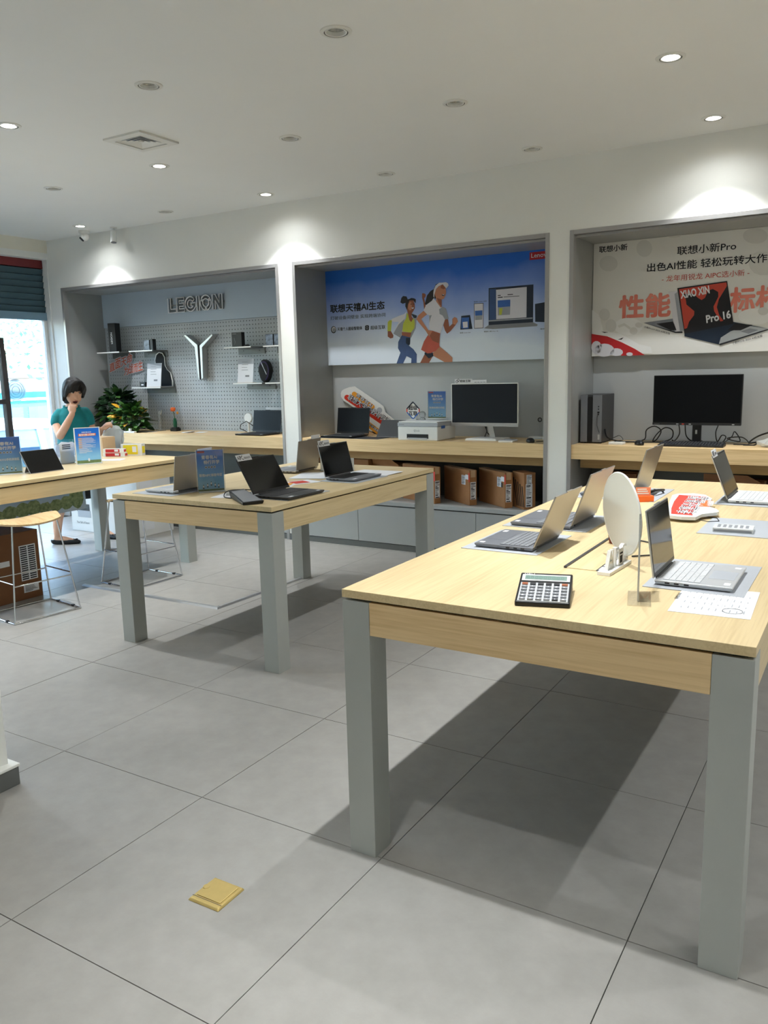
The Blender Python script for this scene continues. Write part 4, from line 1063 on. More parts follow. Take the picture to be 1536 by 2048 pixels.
P2.text('brand_lettering', 'Lenovo', c_dev, (1242, 184), (1432, 166), (1242, 138), 'paper', .012, 2)

P3 = Panel('wall_poster', 'pale grey poster with a red laptop above the right bench', -2.014, .345, 1.655, 2.524, M['poster_gray'])
P3.text('corner_lettering', '联想小新', c_p3, (258, 250), (472, 235), (258, 200), 'ink', .02)
P3.text('headline', '联想小新Pro', c_p3, (848, 268), (1295, 225), (848, 202), 'ink', .012, 4)
P3.text('headline', '出色AI性能 轻松玩转大作', c_p3, (620, 395), (1530, 322), (620, 330), 'ink', .015, 4)
P3.text('red_line', '- 龙年用锐龙 AIPC选小新 -', c_p3, (733, 470), (1395, 412), (733, 424), 'poster_red', .0, 4)
for q in range(5):
    P3.poly('printed_cloud', c_p3, [('poster_cloud', 1+q, [(x, y) for x, y in ell(*((600, 215, 60, 65), (1440, 120, 95, 60), (330, 330, 70, 60), (1500, 330, 110, 90), (820, 90, 80, 45))[q], 14)])])
P3.text('big_red_lettering', '性能', c_p3, (405, 752), (800, 720), (405, 572), 'poster_red_pale', .034, 6)
P3.text('big_red_lettering', '标杆', c_p3, (1240, 705), (1640, 655), (1240, 512), 'poster_red_pale', .034, 6)
for one in [('poster_cloud2', 7, [(205, 680), (260, 720), (290, 840), (420, 860), (560, 940), (650, 960), (660, 1010), (205, 1030)]), ('poster_cloud', 8, ell(300, 715, 40, 45)), ('poster_cloud', 8, ell(350, 800, 40, 50)), ('poster_cloud2', 7, ell(480, 805, 110, 65)), ('poster_cloud', 8, ell(560, 795, 28, 20)), ('poster_cloud', 8, ell(520, 840, 30, 28)), ('poster_cloud', 9, [(400, 800), (450, 780), (500, 815), (490, 830), (450, 800), (410, 815)]), ('poster_cloud2', 7, ell(1440, 730, 130, 62)), ('poster_cloud', 8, ell(1500, 690, 40, 30))]: P3.poly('printed_cloud', c_p3, [one])
P3.poly('red_swoosh', c_p3, [('lenovo_red', 9, [(202, 862), (320, 880), (430, 925), (530, 975), (605, 1022), (430, 1027), (340, 960), (260, 950), (202, 965)]), ('print_white', 11, ell(300, 985, 75, 50, 16)), ('print_white', 11, ell(240, 965, 40, 50, 14)), ('print_white', 11, ell(390, 1000, 50, 30, 14)), ('print_white', 11, ell(490, 1015, 25, 14, 12)), ('lenovo_red', 10, ell(335, 930, 40, 22, 14)), ('ink', 9, [(275, 845), (330, 850), (300, 855)]), ('ink', 9, [(400, 905), (445, 888), (430, 905)])])
P3.poly('printed_laptop', c_p3, [('print_white', 8, [(785, 545), (850, 538), (900, 838), (832, 846)]), ('print_shade', 9, [(830, 560), (850, 545), (900, 838), (870, 840)]), ('alu_gray', 7, [(595, 778), (825, 745), (892, 848), (835, 852)]), ('ink', 8, [(690, 785), (820, 768), (845, 835), (800, 835)]), ('ink', 8, [(595, 778), (835, 845), (890, 845), (890, 855), (835, 855)])])
P3.poly('printed_laptop', c_p3, [('ink', 12, [(852, 516), (1228, 462), (1276, 785), (905, 862)]), ('poster_red', 13, [(864, 524), (1222, 472), (1226, 500), (1165, 600), (1150, 660), (1168, 720), (1200, 762), (1178, 768), (1130, 690), (1125, 655), (1162, 580), (1160, 545), (1120, 522), (1085, 535), (1060, 590), (1035, 606), (1005, 588), (975, 558), (890, 560), (915, 600), (920, 640), (980, 690), (978, 720), (940, 770), (925, 818), (905, 825)]),
 ('navy', 11, [(905, 862), (1276, 772), (1400, 795), (1540, 822), (1175, 944), (905, 880)]), ('silver', 12, [(1165, 940), (1180, 890), (1255, 842), (1390, 800), (1540, 822), (1175, 938)]), ('ink', 13, [(1230, 835), (1290, 782), (1420, 795), (1330, 835)]), ('ink', 13, [(1165, 938), (1540, 824), (1540, 832), (1175, 948)]), ('key_gray', 13, [(1330, 845), (1400, 820), (1465, 832), (1390, 860)])])
P3.text('laptop_lettering', 'XIAO XIN', c_p3, (880, 598), (1098, 556), (872, 538), 'paper', .05, 15, False)
P3.text('laptop_lettering', 'Pro 16', c_p3, (1072, 782), (1258, 742), (1066, 722), 'paper', .045, 15, False)
P3.text('caption', '小新Pro14 2024 AI锐龙版', c_p3, (600, 815), (795, 868), (602, 800), 'ink', .01, 12, False)
P3.text('caption', '小新Pro16 2024 AI锐龙版', c_p3, (1268, 942), (1495, 884), (1266, 924), 'ink', .01, 12, False)

# outlined letters and the emblem in the left niche
mat('letter_silver', S(250, 248, 249), .5, var=.01)
lt = thing('sign_letters', 'outlined silver channel letters on the header board of the left niche', 'sign', (-6.715, 6.565, 2.262))
def arc(cx_, cy_, r, a0, a1, n=14, sx=1.): return [(cx_+sx*r*math.cos(R(a0+(a1-a0)*i/n)), cy_+r*math.sin(R(a0+(a1-a0)*i/n))) for i in range(n+1)]
def ring_part(a0, a1): return arc(.5, .5, .5, a0, a1)+arc(.5, .5, .27, a1-3, a0+3)
LET = [(0, [[(0, 1), (.26, 1), (.26, .24), (.76, .24), (.76, 0), (0, 0)]]),
       (.84, [[(0, 1), (.72, 1), (.72, .78), (.26, .78), (.26, .61), (.68, .61), (.68, .39), (.26, .39), (.26, .22), (.75, .22), (.75, 0), (0, 0)]]),
       (1.66, [arc(.5, .5, .5, 38, 330, 22)+[(1.0, .3), (1.0, .56), (.56, .56), (.56, .36), (.74, .36)]+arc(.5, .5, .27, 325, 38, 16)]),
       (2.76, [[(0, 0), (.25, 0), (.25, 1), (0, 1)]]),
       (3.10, [ring_part(36, 144), ring_part(156, 264), ring_part(276, 384)]),
       (4.22, [[(0, 0), (0, 1), (.27, 1), (.62, .42), (.62, 1), (.88, 1), (.88, 0), (.6, 0), (.25, .58), (.25, 0)]])]
U = .152
for x0, polys in LET:
    for pl in polys:
        pts_ = [((x0+a)*U*1.012, 0, b*U) for a, b in pl]
        lo = MB().tube([(a, 0, c) for a, _, c in pts_], .0056, 6, True).build('letter', M['letter_silver'], lt, smooth=40)
        MB().prism([(a, .016, c) for a, _, c in pts_], .004, (0, 1, 0)).build('letter_face', M['kick_gray'], lo)
MB().box((0, .018, .07), (.786, .0325, .085)).build('mounting_rail', M['frame_gray'], lt)
em = thing('emblem', 'silver Y-shaped emblem with a dark centre groove on the pegboard', 'emblem', (-6.27, 6.53, 1.53))
def Eq(p): q = at(320+p[0]/10.24, 570+p[1]/10.24, y=6.53); return (q.x+6.27, 0, q.z-1.53)
MB().prism([Eq(p) for p in [(480, 1030), (520, 1018), (765, 1225), (812, 1940), (785, 1910), (705, 1275)]], .078, (0, 1, 0)).build('blade', M['silver'], em, bevel=.003)
MB().prism([Eq(p) for p in [(806, 1235), (1062, 1000), (1075, 1035), (862, 1275), (882, 1900), (846, 1942)]], .078, (0, 1, 0)).build('blade', M['silver'], em, bevel=.003)
MB().prism([Eq(p) for p in [(765, 1228), (806, 1235), (846, 1942), (812, 1942)]], .06, (0, 1, 0)).build('groove', M['black'], em).location = (0, .016, 0)
sg = thing('slogan_letters', 'orange cut-out slogan lettering with white outline stuck on the pegboard', 'sign', (-7.48, 6.604, 1.60))
for st, o, ex, h_ in (('直面天命', (-.29, 0, .045), (.40, 0, .105), .10), ('为战而生', (-.05, 0, .0), (.32, 0, .06), .095)):
    n = len(st); e = Vector(ex)/n
    for i, ch in enumerate(st):
        O = Vector(o)+e*i; hh_ = h_*(1.0+.18*(i % 2))
        mb = MB(); letter_into(mb, ch, O+Vector((-.006, -.006, -.006)), e*1.02+Vector((.006, 0, 0)), Vector((.012, 0, hh_+.012)), .11); mb.build('letter_outline', M['print_white'], sg)
        mb = MB(); letter_into(mb, ch, O+Vector((0, -.009, 0)), e*.95, Vector((.012, 0, hh_)), .02); mb.build('letter', mat('slogan_orange', S(220, 112, 84), .5, var=.1) if 'slogan_orange' not in M else M['slogan_orange'], sg)

# shelves and small stock on the pegboard
def shelf(label, x0, x1, z):
    t = thing('pegboard_shelf', label, 'shelf', ((x0+x1)/2, 6.607, z), 0, 'white shelves on the pegboard')
    h = (x1-x0)/2
    MB().box((-h, -.224, -.010), (h, 0, 0)).build('plate', M['kick_gray'], t)  # plate and lip greyed: underside shade put into their colour
    MB().box((-h, -.23, -.012), (h, -.224, .001)).build('front_edge', M['white_gloss'], t)
    MB().box((-h, -.008, -.07), (h, -.002, -.010)).build('back_lip', M['kick_gray'], t)
    for s_ in (-1, 1): MB().cyl((s_*h*.6, -.012, -.035), (s_*h*.6, -.001, -.035), .004, n=8).build('screw', M['dark_gray'], t)
for a in (('white shelf with the tall black box, furthest left on the pegboard', -7.70, -7.335, 1.868), ('white shelf with the small picture box, upper left of the pegboard', -7.175, -6.81, 1.868),
          ('white shelf with the black rounded standee, lower left of the pegboard', -7.17, -6.72, 1.468), ('white shelf with the black box, upper right of the pegboard', -5.775, -5.42, 1.858),
          ('white shelf with two picture boxes at the right edge of the pegboard', -5.26, -4.86, 1.856), ('white shelf with the price card, lower right of the pegboard', -5.68, -5.30, 1.496), ('white empty shelf at the lower right edge of the pegboard', -5.255, -4.86, 1.496)): shelf(*a)
t = thing('tall_box', 'tall slim black box with white lettering on the far left shelf', 'box', (-7.47, 6.45, 1.868), R(12))
MB().box((-.048, -.045, 0), (.048, .045, .318)).build('body', M['black'], t, bevel=.002)
letter_into(MB(), 'LEGION', (.005, -.0456, .09), (0, 0, .125), (-.024, 0, 0), .03).build('lettering', M['paper'], t)
mat('box_art', S(126, 140, 158), .3, var=.6, vscale=26, col2=S(40, 48, 62))
def picbox(label, x0, x1, z, h, m='box_art', y=6.41, d=.05):
    t = thing('product_box', label, 'box', ((x0+x1)/2, y, z)); w_ = (x1-x0)/2
    MB().box((-w_, 0, 0), (w_, d, h)).build('body', M['black'], t, bevel=.001)
    if m: MB().box((-w_+.004, -.0008, .004), (w_-.004, 0, h-.004)).build('cover_print', M[m], t)
    return t
picbox('small box with a blue grey picture cover on the upper left shelf', -6.965, -6.878, 1.868, .112)
picbox('narrow black box beside the small picture box on the upper left shelf', -6.868, -6.828, 1.868, .118, None)
picbox('small picture box on the right edge shelf, left one of two', -5.25, -5.155, 1.856, .112)
picbox('small picture box on the right edge shelf, right one of two', -5.145, -5.05, 1.856, .112)
t = picbox('black product box standing on the upper right shelf', -5.69, -5.56, 1.858, .145, None)
MB().tube([(-.03, -.001, .02), (-.02, -.001, .05), (-.03, -.001, .09)], .002, 5).build('cover_line', M['silver'], t)
MB().box((-.055, -.001, .128), (.0, 0, .134)).build('cover_lettering', M['ink_gray'], t)
t = thing('game_pad', 'small black gadget lying beside the black product box', 'gadget', (-5.50, 6.42, 1.858))
MB().sphere((0, 0, .011), (.035, .02, .011)).build('body', M['black'], t, smooth=60)
t = picbox('small black box on the lower left shelf of the pegboard', -7.075, -6.99, 1.468, .056, None)
MB().box((-.018, -.001, .02), (.018, 0, .034)).build('cover_lettering', M['paper'], t)
t = thing('standee', 'plain black rounded standee with a white border on the lower left shelf', 'standee', (-6.87, 6.58, 1.468))
ol = [(-.15, .0), (.13, .0), (.135, .06), (.115, .15), (.06, .19), (.03, .24), (.03, .33), (.0, .372), (-.05, .385), (-.10, .36), (-.125, .30), (-.115, .2), (-.15, .1)]
MB().prism([(x, 0, z) for x, z in ol], .006, (0, 1, 0)).build('backing', M['white_gloss'], t)
MB().prism([(x*.9-.002, -.0006, z*.95+.008) for x, z in ol], .0005, (0, 1, 0)).build('black_print', M['black_matte'], t)
def pricecard(label, loc, rz, w_, h_):
    t = thing('price_card', label, 'card', loc, rz)
    X = Matrix.Rotation(R(-9), 4, 'X')
    MB().xf(X).box((-w_/2, 0, .003), (w_/2, .003, h_)).build('sheet', M['paper'], t)
    MB().box((-w_/2, -.012, 0), (w_/2, .07, .003)).build('foot', M['carton_tan'], t)
    MB().xf(X).box((-w_/2, -.0006, h_*.78), (w_/2, 0, h_)).build('header_print', M['mat_gray'], t)
    mb = MB().xf(X)
    for q in range(4): mb.box((-w_*.25, -.0012, h_*(.86-.11*q)), (w_*(.1+.06*(q % 2)), -.0006, h_*(.875-.11*q)))
    mb.box((-.0, -.0012, h_*.25), (w_*.25, -.0006, h_*.32)); mb.build('printed_lines', M['ink_gray'], t)
pricecard('white price card on the lower left shelf in front of the standee', (-6.87, 6.42, 1.468), R(6), .20, .262)
pricecard('white price card with a red mark on the lower right shelf', (-5.56, 6.43, 1.496), R(8), .185, .245)
t = thing('curved_gadget', 'black curved gadget bag with a violet edge beside the right price card', 'bag', (-5.365, 6.50, 1.496), R(10))
vs = [(.07*math.cos(a)*(.9 if a > PI else 1), 0, .115+.115*math.sin(a)) for a in [2*PI*i/20 for i in range(20)]]
MB().prism([(x, 0, max(z, 0)) for x, y, z in vs], .07, (0, 1, 0)).build('body', M['black'], t, bevel=.012, seg=3)
MB().tube([(x*.8, -.003, .115+(z-.115)*.8) for x, y, z in vs[-4:]+vs[:9]], .004, 6).build('edge_trim', mat('violet', S(70, 54, 110), .3, var=.1), t)
MB().tube([(-.03, -.003, .21), (.03, -.003, .08)], .004, 6).build('zip', M['silver'], t)

# ---------------------------------------------------------------- left bench: plants, trophies, papers
def leaf_mesh(name, m, s):
    mb = MB()
    pts = [(0, 0, 0), (.28, .22, .04), (.36, .52, .02), (.2, .84, -.06), (0, 1.08, -.16), (-.2, .84, -.06), (-.36, .52, .02), (-.28, .22, .04)]
    mid = [(0, .3, -.03), (0, .62, -.06)]
    P_ = [Vector(p)*s for p in pts+mid]
    f = [(0, 1, 8), (1, 2, 8), (2, 9, 8), (2, 3, 9), (3, 4, 9), (4, 5, 9), (5, 6, 9), (6, 8, 9), (6, 7, 8), (7, 0, 8)]
    mb.add(P_, f); me = bpy.data.meshes.new(name); me.from_pydata([tuple(v_) for v_ in mb.v], [], mb.f); me.materials.append(m)
    me.polygons.foreach_set('use_smooth', [True]*len(me.polygons)); me.update(); return me
LM = {k: leaf_mesh('leaf', M[k], .085) for k in ('leaf_dark', 'leaf_mid', 'leaf_yellow')}
def plant(label, loc, rx, ry, rz_, n, mix, seed, pot, zc):
    t = thing('potted_plant', label, 'plant', loc); rr = random.Random(seed)
    MB().lathe([(.0001, 0), (.07, 0), (.085, .09), (.092, .1), (.08, .1), (.075, .085), (.0001, .085)], 20).build('pot', M[pot], t, smooth=40)
    MB().lathe([(.0001, .087), (.074, .087)], 16).build('soil', M['soil'], t)
    for i in range(n):
        a = rr.uniform(0, 2*PI); e = rr.uniform(-.35, 1); rad = rr.uniform(.55, 1)
        d = Vector((math.cos(a)*math.cos(e*1.3), math.sin(a)*math.cos(e*1.3), math.sin(e*1.3)))
        p = Vector((d.x*rx*rad, d.y*ry*rad, zc+d.z*rz_*rad))
        p.z = max(p.z, .035); p.y = min(p.y, 6.50-loc[1])
        k = rr.choices(list(mix), list(mix.values()))[0]
        o = bpy.data.objects.new('leaf', LM[k]); COL.objects.link(o); o.parent = t
        outv = Vector((d.x, d.y, d.z*.4+rr.uniform(-.5, .35))).normalized()
        o.rotation_euler = outv.to_track_quat('Y', 'Z').to_euler(); o.rotation_euler.rotate_axis('Y', rr.uniform(-.7, .7))
        sc_ = rr.uniform(.75, 1.35); o.scale = (sc_, sc_, sc_); o.location = p
        if i % 6 == 0: MB().tube([(0, 0, .085), (p.x*.4, p.y*.4, zc*.7), tuple(p)], .0025, 5).build('stem', M['stem'], t, smooth=60)
plant('dark green leafy potted plant on the left niche bench behind the woman', (-7.50, 6.42, BZ), .27, .14, .25, 240, {'leaf_dark': 9, 'leaf_mid': 1}, 3, 'white_matte', .22)
plant('brighter green trailing potted plant with yellow leaves on the left niche bench', (-7.08, 6.25, BZ), .25, .13, .18, 230, {'leaf_dark': 3, 'leaf_mid': 6, 'leaf_yellow': 1.2}, 8, 'dark_gray', .12)
t = thing('crystal_trophy', 'clear crystal figure trophy beside the plants', 'trophy', (-6.83, 6.44, BZ))
MB().box((-.045, -.035, 0), (.045, .035, .018)).build('base', M['crystal'], t, bevel=.003)
MB().lathe([(.0001, .018), (.016, .018), (.012, .07), (.02, .13), (.014, .16), (.019, .19), (.012, .215), (.0001, .22)], 10).build('figure', M['crystal'], t, smooth=40)
MB().tube([(.012, 0, .17), (.03, 0, .2), (.034, 0, .24)], .006, 6).build('raised_arm', M['crystal'], t, smooth=60)
MB().tube([(-.012, 0, .17), (-.03, 0, .2), (-.022, 0, .235)], .006, 6).build('raised_arm', M['crystal'], t, smooth=60)
t = thing('rose_ornament', 'orange rose ornament with a green stem on a black base', 'ornament', (-6.62, 6.46, BZ))
MB().box((-.045, -.035, 0), (.045, .035, .03)).box((-.036, -.028, .03), (.036, .028, .042)).build('base', M['black'], t, bevel=.002)
MB().lathe([(.02, .042), (.022, .1), (.014, .14)], 10).build('vase', mat('green_glass', S(28, 96, 66), .1, var=.2), t, smooth=40)
MB().tube([(0, 0, .12), (-.01, 0, .19), (-.02, 0, .215)], .004, 6).build('stem', M['stem'], t, smooth=60)
for q in range(7):
    a = q*2*PI/7
    MB().sphere((-.02+.014*math.cos(a), .014*math.sin(a), .235+.006*(q % 2)), (.016, .016, .02), 8, 6).build('petal', M['orange'], t, smooth=60)
MB().sphere((.045, .0, .20), (.012, .012, .016), 8, 6).build('bud', M['amber'], t, smooth=60)
def sheets(label, loc, rz, w_, d_, n=1, m='paper', name='paper_sheet', cat='paper', lift=0.):
    t = thing(name, label, cat, loc, rz); rr = random.Random(n*7+int(w_*1000))
    for q in range(n):
        a = rr.uniform(-.12, .12) if q else 0
        MB().xf(Matrix.Translation((rr.uniform(-.01, .01)*min(q, 1), rr.uniform(-.01, .01)*min(q, 1), .0008*q)) @ Matrix.Rotation(a, 4, 'Z')).hexa([(-w_/2, -d_/2, .0002), (w_/2, -d_/2, .0002), (w_/2, d_/2, .0002+lift), (-w_/2, d_/2, .0002), (-w_/2, -d_/2, .0009), (w_/2, -d_/2, .0009), (w_/2, d_/2, .0009+lift), (-w_/2, d_/2, .0009)]).build('sheet', M[m], t)
    return t
sheets('small white leaflets on the left bench, left of the black laptop', (-6.17, 6.38, BZ), R(20), .10, .14, 3)
sheets('white folded leaflet on the left bench nearest the trophies', (-6.30, 6.33, BZ), R(-35), .09, .13, 2, lift=.012)
sheets('white card lying under the crystal trophy on the left bench', (-6.86, 6.28, BZ), R(10), .2, .09, 1)
t = thing('power_strip', 'white power strip with a plug in front of the trailing plant', 'power strip', (-6.98, 6.105, BZ))
MB().box((-.12, -.018, 0), (.12, .018, .02)).build('body', M['white_gloss'], t, bevel=.004)
MB().box((.03, -.012, .02), (.055, .012, .05)).build('plug', M['white_gloss'], t, bevel=.003)
t = thing('round_speaker', 'round white gadget behind the black laptop on the left bench', 'speaker', (-5.60, 6.50, BZ))
MB().cyl((0, 0, 0), (0, 0, .10), .012, n=12).build('stem', M['white_gloss'], t)
MB().cyl((0, -.012, .15), (0, .012, .15), .05, n=28).build('disc', M['white_gloss'], t, bevel=.004)
cb = MB().tube([(-5.52, 6.50, BZ+.06), (-5.58, 6.44, BZ+.12), (-5.62, 6.40, BZ+.09), (-5.60, 6.36, BZ+.05), (-5.52, 6.37, BZ+.02)], .004, 6).build('laptop_cable', M['black'], smooth=60)
tag(cb, 'black looped cable at the left side of the black laptop on the left bench', 'cable')
t = thing('acrylic_card', 'clear acrylic card standing behind the black laptop on the left bench', 'sign holder', (-5.25, 6.50, BZ))
MB().box((-.11, -.002, 0), (.11, .002, .262)).build('sheet', M['acrylic'], t)
MB().box((-.11, -.0032, .235), (.11, -.0022, .262)).build('header_print', M['paper'], t)

# ---------------------------------------------------------------- middle bench
bd = thing('diecut_promo_board', 'long white die-cut board with orange and red lettering leaning on the middle niche back', 'sign', (-4.2, 6.585, BZ))
def c_b(x, y): return (660+x/7.68, 760+y/7.68)
def Bq(x, y, k=0): q = at(*c_b(x, y), y=6.585); return Vector((q.x+4.2, -.0006*k, q.z-BZ))
MB().prism([Bq(*p) for p in [(165, 205), (180, 165), (215, 140), (290, 112), (372, 98), (815, 400), (848, 500), (1000, 632), (1100, 720), (900, 900), (700, 840), (640, 800), (530, 700), (380, 430), (215, 320), (170, 260)]], .012, (0, 1, 0)).build('panel', M['white_gloss'], bd)
MB().box((-.1, .0, -.0), (.2, .02, .03)).build('prop', M['carton_tan'], bd)
def band(name, x0, y0, x1, y1, r, k, m):
    a = Vector((x0, y0)); b = Vector((x1, y1)); d = (b-a).normalized(); n = Vector((-d.y, d.x)); pts_ = []
    for i in range(9):
        t_ = PI/2+PI*i/8; pts_.append(a+(d*math.cos(t_)+n*math.sin(t_))*r)
    for i in range(9):
        t_ = -PI/2+PI*i/8; pts_.append(b+(d*math.cos(t_)+n*math.sin(t_))*r)
    MB().prism([Bq(p.x, p.y, k) for p in pts_], .0005, (0, 1, 0)).build(name, M[m], bd)
band('red_band', 262, 268, 830, 660, 42, 1, 'red')
band('orange_band', 372, 215, 652, 412, 36, 3, 'amber')
band('amber_band', 560, 660, 800, 840, 42, 1, 'amber')
MB().prism([Bq(*p, 2) for p in ell(760, 465, 42, 45)], .0005, (0, 1, 0)).build('printed_ball', M['mat_gray'], bd)
for st, a, b, up, k in (('青春有AI', (392, 245), (640, 425), (30, -52), 4), ('联想大学生教育优惠', (262, 290), (900, 690), (48, -85), 5), ('开学焕新季', (575, 690), (790, 845), (25, -40), 3)):
    for kk_, m, bold in ((k, 'ink', .075), (k+1, 'paper', .0)):
        o = Bq(*a, kk_); e = Bq(*b, kk_)-o; u = Bq(a[0]+up[0], a[1]+up[1], kk_)-o
        letter_into(MB(), st, o, e, u, bold).build('lettering', M[m], bd)
dp = thing('dark_folder', 'plain dark grey flat case leaning beside the printer', 'case', (-3.765, 6.27, BZ+.0026), R(2))
MB().hexa([(-.135, 0, .001), (.135, 0, .001), (.135, .02, .001), (-.135, .02, .001), (-.11, .07, .155), (.135, .07, .155), (.135, .085, .155), (-.11, .085, .155)]).build('case', M['dark_gray'], dp, bevel=.003)
MB().hexa([(-.12, -.001, .004), (.12, -.001, .004), (.12, .0, .004), (-.12, .0, .004), (-.1185, .006, .012), (.12, .006, .012), (.12, .007, .012), (-.1185, .007, .012)]).build('edge_seam', M['black'], dp)
pr = thing('printer', 'white and grey desktop printer on the middle bench', 'printer', (-3.378, 6.265, BZ))
MB().box((-.195, -.165, 0), (.195, .175, .118)).build('body', M['white_gloss'], pr, bevel=.008, seg=3)
MB().box((-.196, -.166, .118), (.196, .176, .152)).build('upper_band', M['mat_gray'], pr, bevel=.004)
MB().box((-.19, -.16, .152), (.19, .17, .162)).build('scanner_lid', M['white_gloss'], pr, bevel=.006)
MB().box((-.105, -.1665, .018), (.105, -.14, .055)).build('paper_slot', M['black'], pr)
MB().box((-.095, -.172, .014), (.095, -.15, .024)).build('paper_tray', M['mat_gray'], pr)
write('brand_lettering', 'LG', (-.01, -.1662, .078), (.03, 0, 0), (0, 0, .012), M['ink_gray'], pr, .02)
MB().tube([(-.025+.008*math.cos(q*PI/8), -.1662, .084+.008*math.sin(q*PI/8)) for q in range(16)], .0012, 4, True).build('round_logo', M['ink_gray'], pr)
MB().box((-.18, -.1668, .132), (-.13, -.1662, .138)).build('model_lettering', M['ink_gray'], pr)
MB().box((.1955, -.10, .10), (.1965, -.03, .125)).build('side_label', M['print_blue'], pr)
ds = thing('diamond_sign', 'small blue and red diamond-shaped sign on the printer', 'sign', (-3.53, 6.30, BZ+.163))
dm = [(0, .15), (.062, .09), (.062, .06), (0, -.0), (-.062, .06), (-.062, .09)]
MB().prism([(x, .002, z+.008) for x, z in dm], .004, (0, 1, 0)).build('panel', M['white_gloss'], ds)
for q, m in ((0, 'navy'), (1, 'red'), (2, 'print_blue'), (3, 'print_blue'), (4, 'red'), (5, 'navy')):
    a, b = dm[q], dm[(q+1) % 6]
    MB().tube([(a[0], 0, a[1]+.008), (b[0], 0, b[1]+.008)], .005, 6).build('border', M[m], ds)
write('lettering', '超级', (-.046, .0015, .085), (.092, 0, 0), (0, 0, .042), M['ink'], ds, .03); write('lettering', '互联', (-.046, .0015, .036), (.092, 0, 0), (0, 0, .042), M['ink'], ds, .03)
MB().box((-.04, -.02, 0), (.04, .03, .008)).build('foot', M['acrylic_edge'], ds)
cr = thing('crystal_ball', 'small clear faceted crystal ball on the printer', 'ornament', (-3.452, 6.33, BZ+.163))
MB().sphere((0, 0, .045), .032, 9, 6).build('ball', M['crystal'], cr); MB().lathe([(.0001, 0), (.03, 0), (.022, .018), (.0001, .018)], 12).build('base', M['crystal'], cr)
sheets('white leaflet lying on the printer lid in front of the blue sign', (-3.36, 6.22, BZ+.163), R(3), .16, .07, 1)
ai = thing('desktop_computer', 'white all-in-one computer with a black screen on the middle bench', 'computer', (-2.86, 6.35, BZ))
MB().box((-.312, -.012, .115), (.305, .012, .475)).build('housing', M['white_gloss'], ai, bevel=.004)
MB().box((-.303, -.0135, .142), (.296, -.012, .467)).build('screen', mat('screen_gray', S(40, 44, 50), .4, spec=.15, var=.03), ai)
MB().box((-.312, -.0145, .113), (.305, -.0122, .138)).build('chin', M['silver'], ai)
MB().hexa([(.04, .01, .02), (.09, .01, .02), (.09, .03, .02), (.04, .03, .02), (.0, .01, .2), (.05, .01, .2), (.05, .03, .2), (.0, .03, .2)]).build('stand_arm', M['silver'], ai)
MB().hexa([(-.13, -.13, 0), (.16, -.13, 0), (.20, .09, 0), (-.09, .09, 0), (-.12, -.12, .018), (.15, -.12, .018), (.19, .08, .018), (-.08, .08, .018)]).build('stand_base', M['white_gloss'], ai, bevel=.003)
MB().tube([(.0, .0, .115), (.01, .02, .07), (-.02, .04, .022), ], .004, 6).build('cable', M['black'], ai); MB().tube([(.012, .0, .115), (.008, .02, .06), (.04, .04, .022)], .004, 6).build('cable', M['black'], ai)
MB().box((-.275, -.014, .477), (-.11, -.010, .512)).box((-.11, -.014, .477), (.02, -.010, .503)).build('top_sign', M['paper'], ai)
for q in (0, 1): MB().tube([(-.252+.012*q+x, -.0146, .49+.010*q+z) for x, z in ((-.014, 0), (0, .014), (.012, .004), (-.002, -.012))], .002, 5, True).build('sign_logo', M['ink'], ai)
write('sign_lettering', '超级互联', (-.225, -.0146, .484), (.1, 0, 0), (0, 0, .022), M['ink'], ai, .02)
mb = MB()
for q in range(4): mb.box((-.09+.027*q, -.0146, .482), (-.07+.027*q, -.0141, .486))
mb.build('sign_small_print', M['ink_gray'], ai)
kb = thing('white_keyboard_box', 'thin white keyboard lying beside the white computer', 'keyboard', (-2.59, 6.20, BZ), R(6))
MB().box((-.06, -.07, 0), (.06, .09, .014)).build('body', M['white_gloss'], kb, bevel=.003); MB().box((-.05, -.06, .014), (.05, .08, .0155)).build('key_field', M['mat_gray'], kb)
def mouse(label, loc, rz):
    t = thing('computer_mouse', label, 'mouse', loc, rz)
    m_ = MB().sphere((0, 0, .012), (.032, .052, .026), 16, 10); m_.v = [(x, y, max(z, .0)) for x, y, z in m_.v]
    m_.build('shell', M['black'], t, smooth=60); MB().cyl((-.004, -.026, .031), (.004, -.026, .031), .008, n=12).build('wheel', M['dark_gray'], t)
mouse('black computer mouse at the right end of the middle bench', (-2.39, 6.19, BZ), R(40))
mouse('black computer mouse between the tower and the keyboard on the right bench', (-1.53, 6.20, BZ), R(35))
def cable(label, pts, r=.004, name='cable', n=5):
    P_ = [Vector(p) for p in pts]; out_ = []
    for i in range(len(P_)-1):      # Catmull-Rom
        p0, p1, p2, p3 = P_[max(i-1, 0)], P_[i], P_[i+1], P_[min(i+2, len(P_)-1)]
        for k in range(n):
            t_ = k/n; out_.append(.5*((2*p1)+(p2-p0)*t_+(2*p0-5*p1+4*p2-p3)*t_*t_+(3*p1-p0-3*p2+p3)*t_**3))
    out_.append(P_[-1])
    o = MB().tube(out_, r, 6).build(name, M['black'], smooth=60)
    return tag(o, label, 'cable')
b_ = BZ+.005
cable('thin black mouse cable at the right end of the middle bench', [(-2.36, 6.24, b_), (-2.31, 6.33, b_), (-2.30, 6.42, b_+.02), (-2.27, 6.5, b_), (-2.26, 6.58, b_+.06)], .003)
t = thing('wall_cable_hole', 'small round grey cable outlet on the back panel of the middle niche', 'outlet', (-2.47, 6.617, 1.14))
MB().xf(Matrix.Rotation(PI/2, 4, 'X')).lathe([(.012, .0), (.018, .0), (.02, .004), (.012, .004)], 20).build('ring', M['dark_gray'], t); MB().cyl((0, .0005, 0), (0, .0025, 0), .012, n=16).build('plug', M['mat_gray'], t)
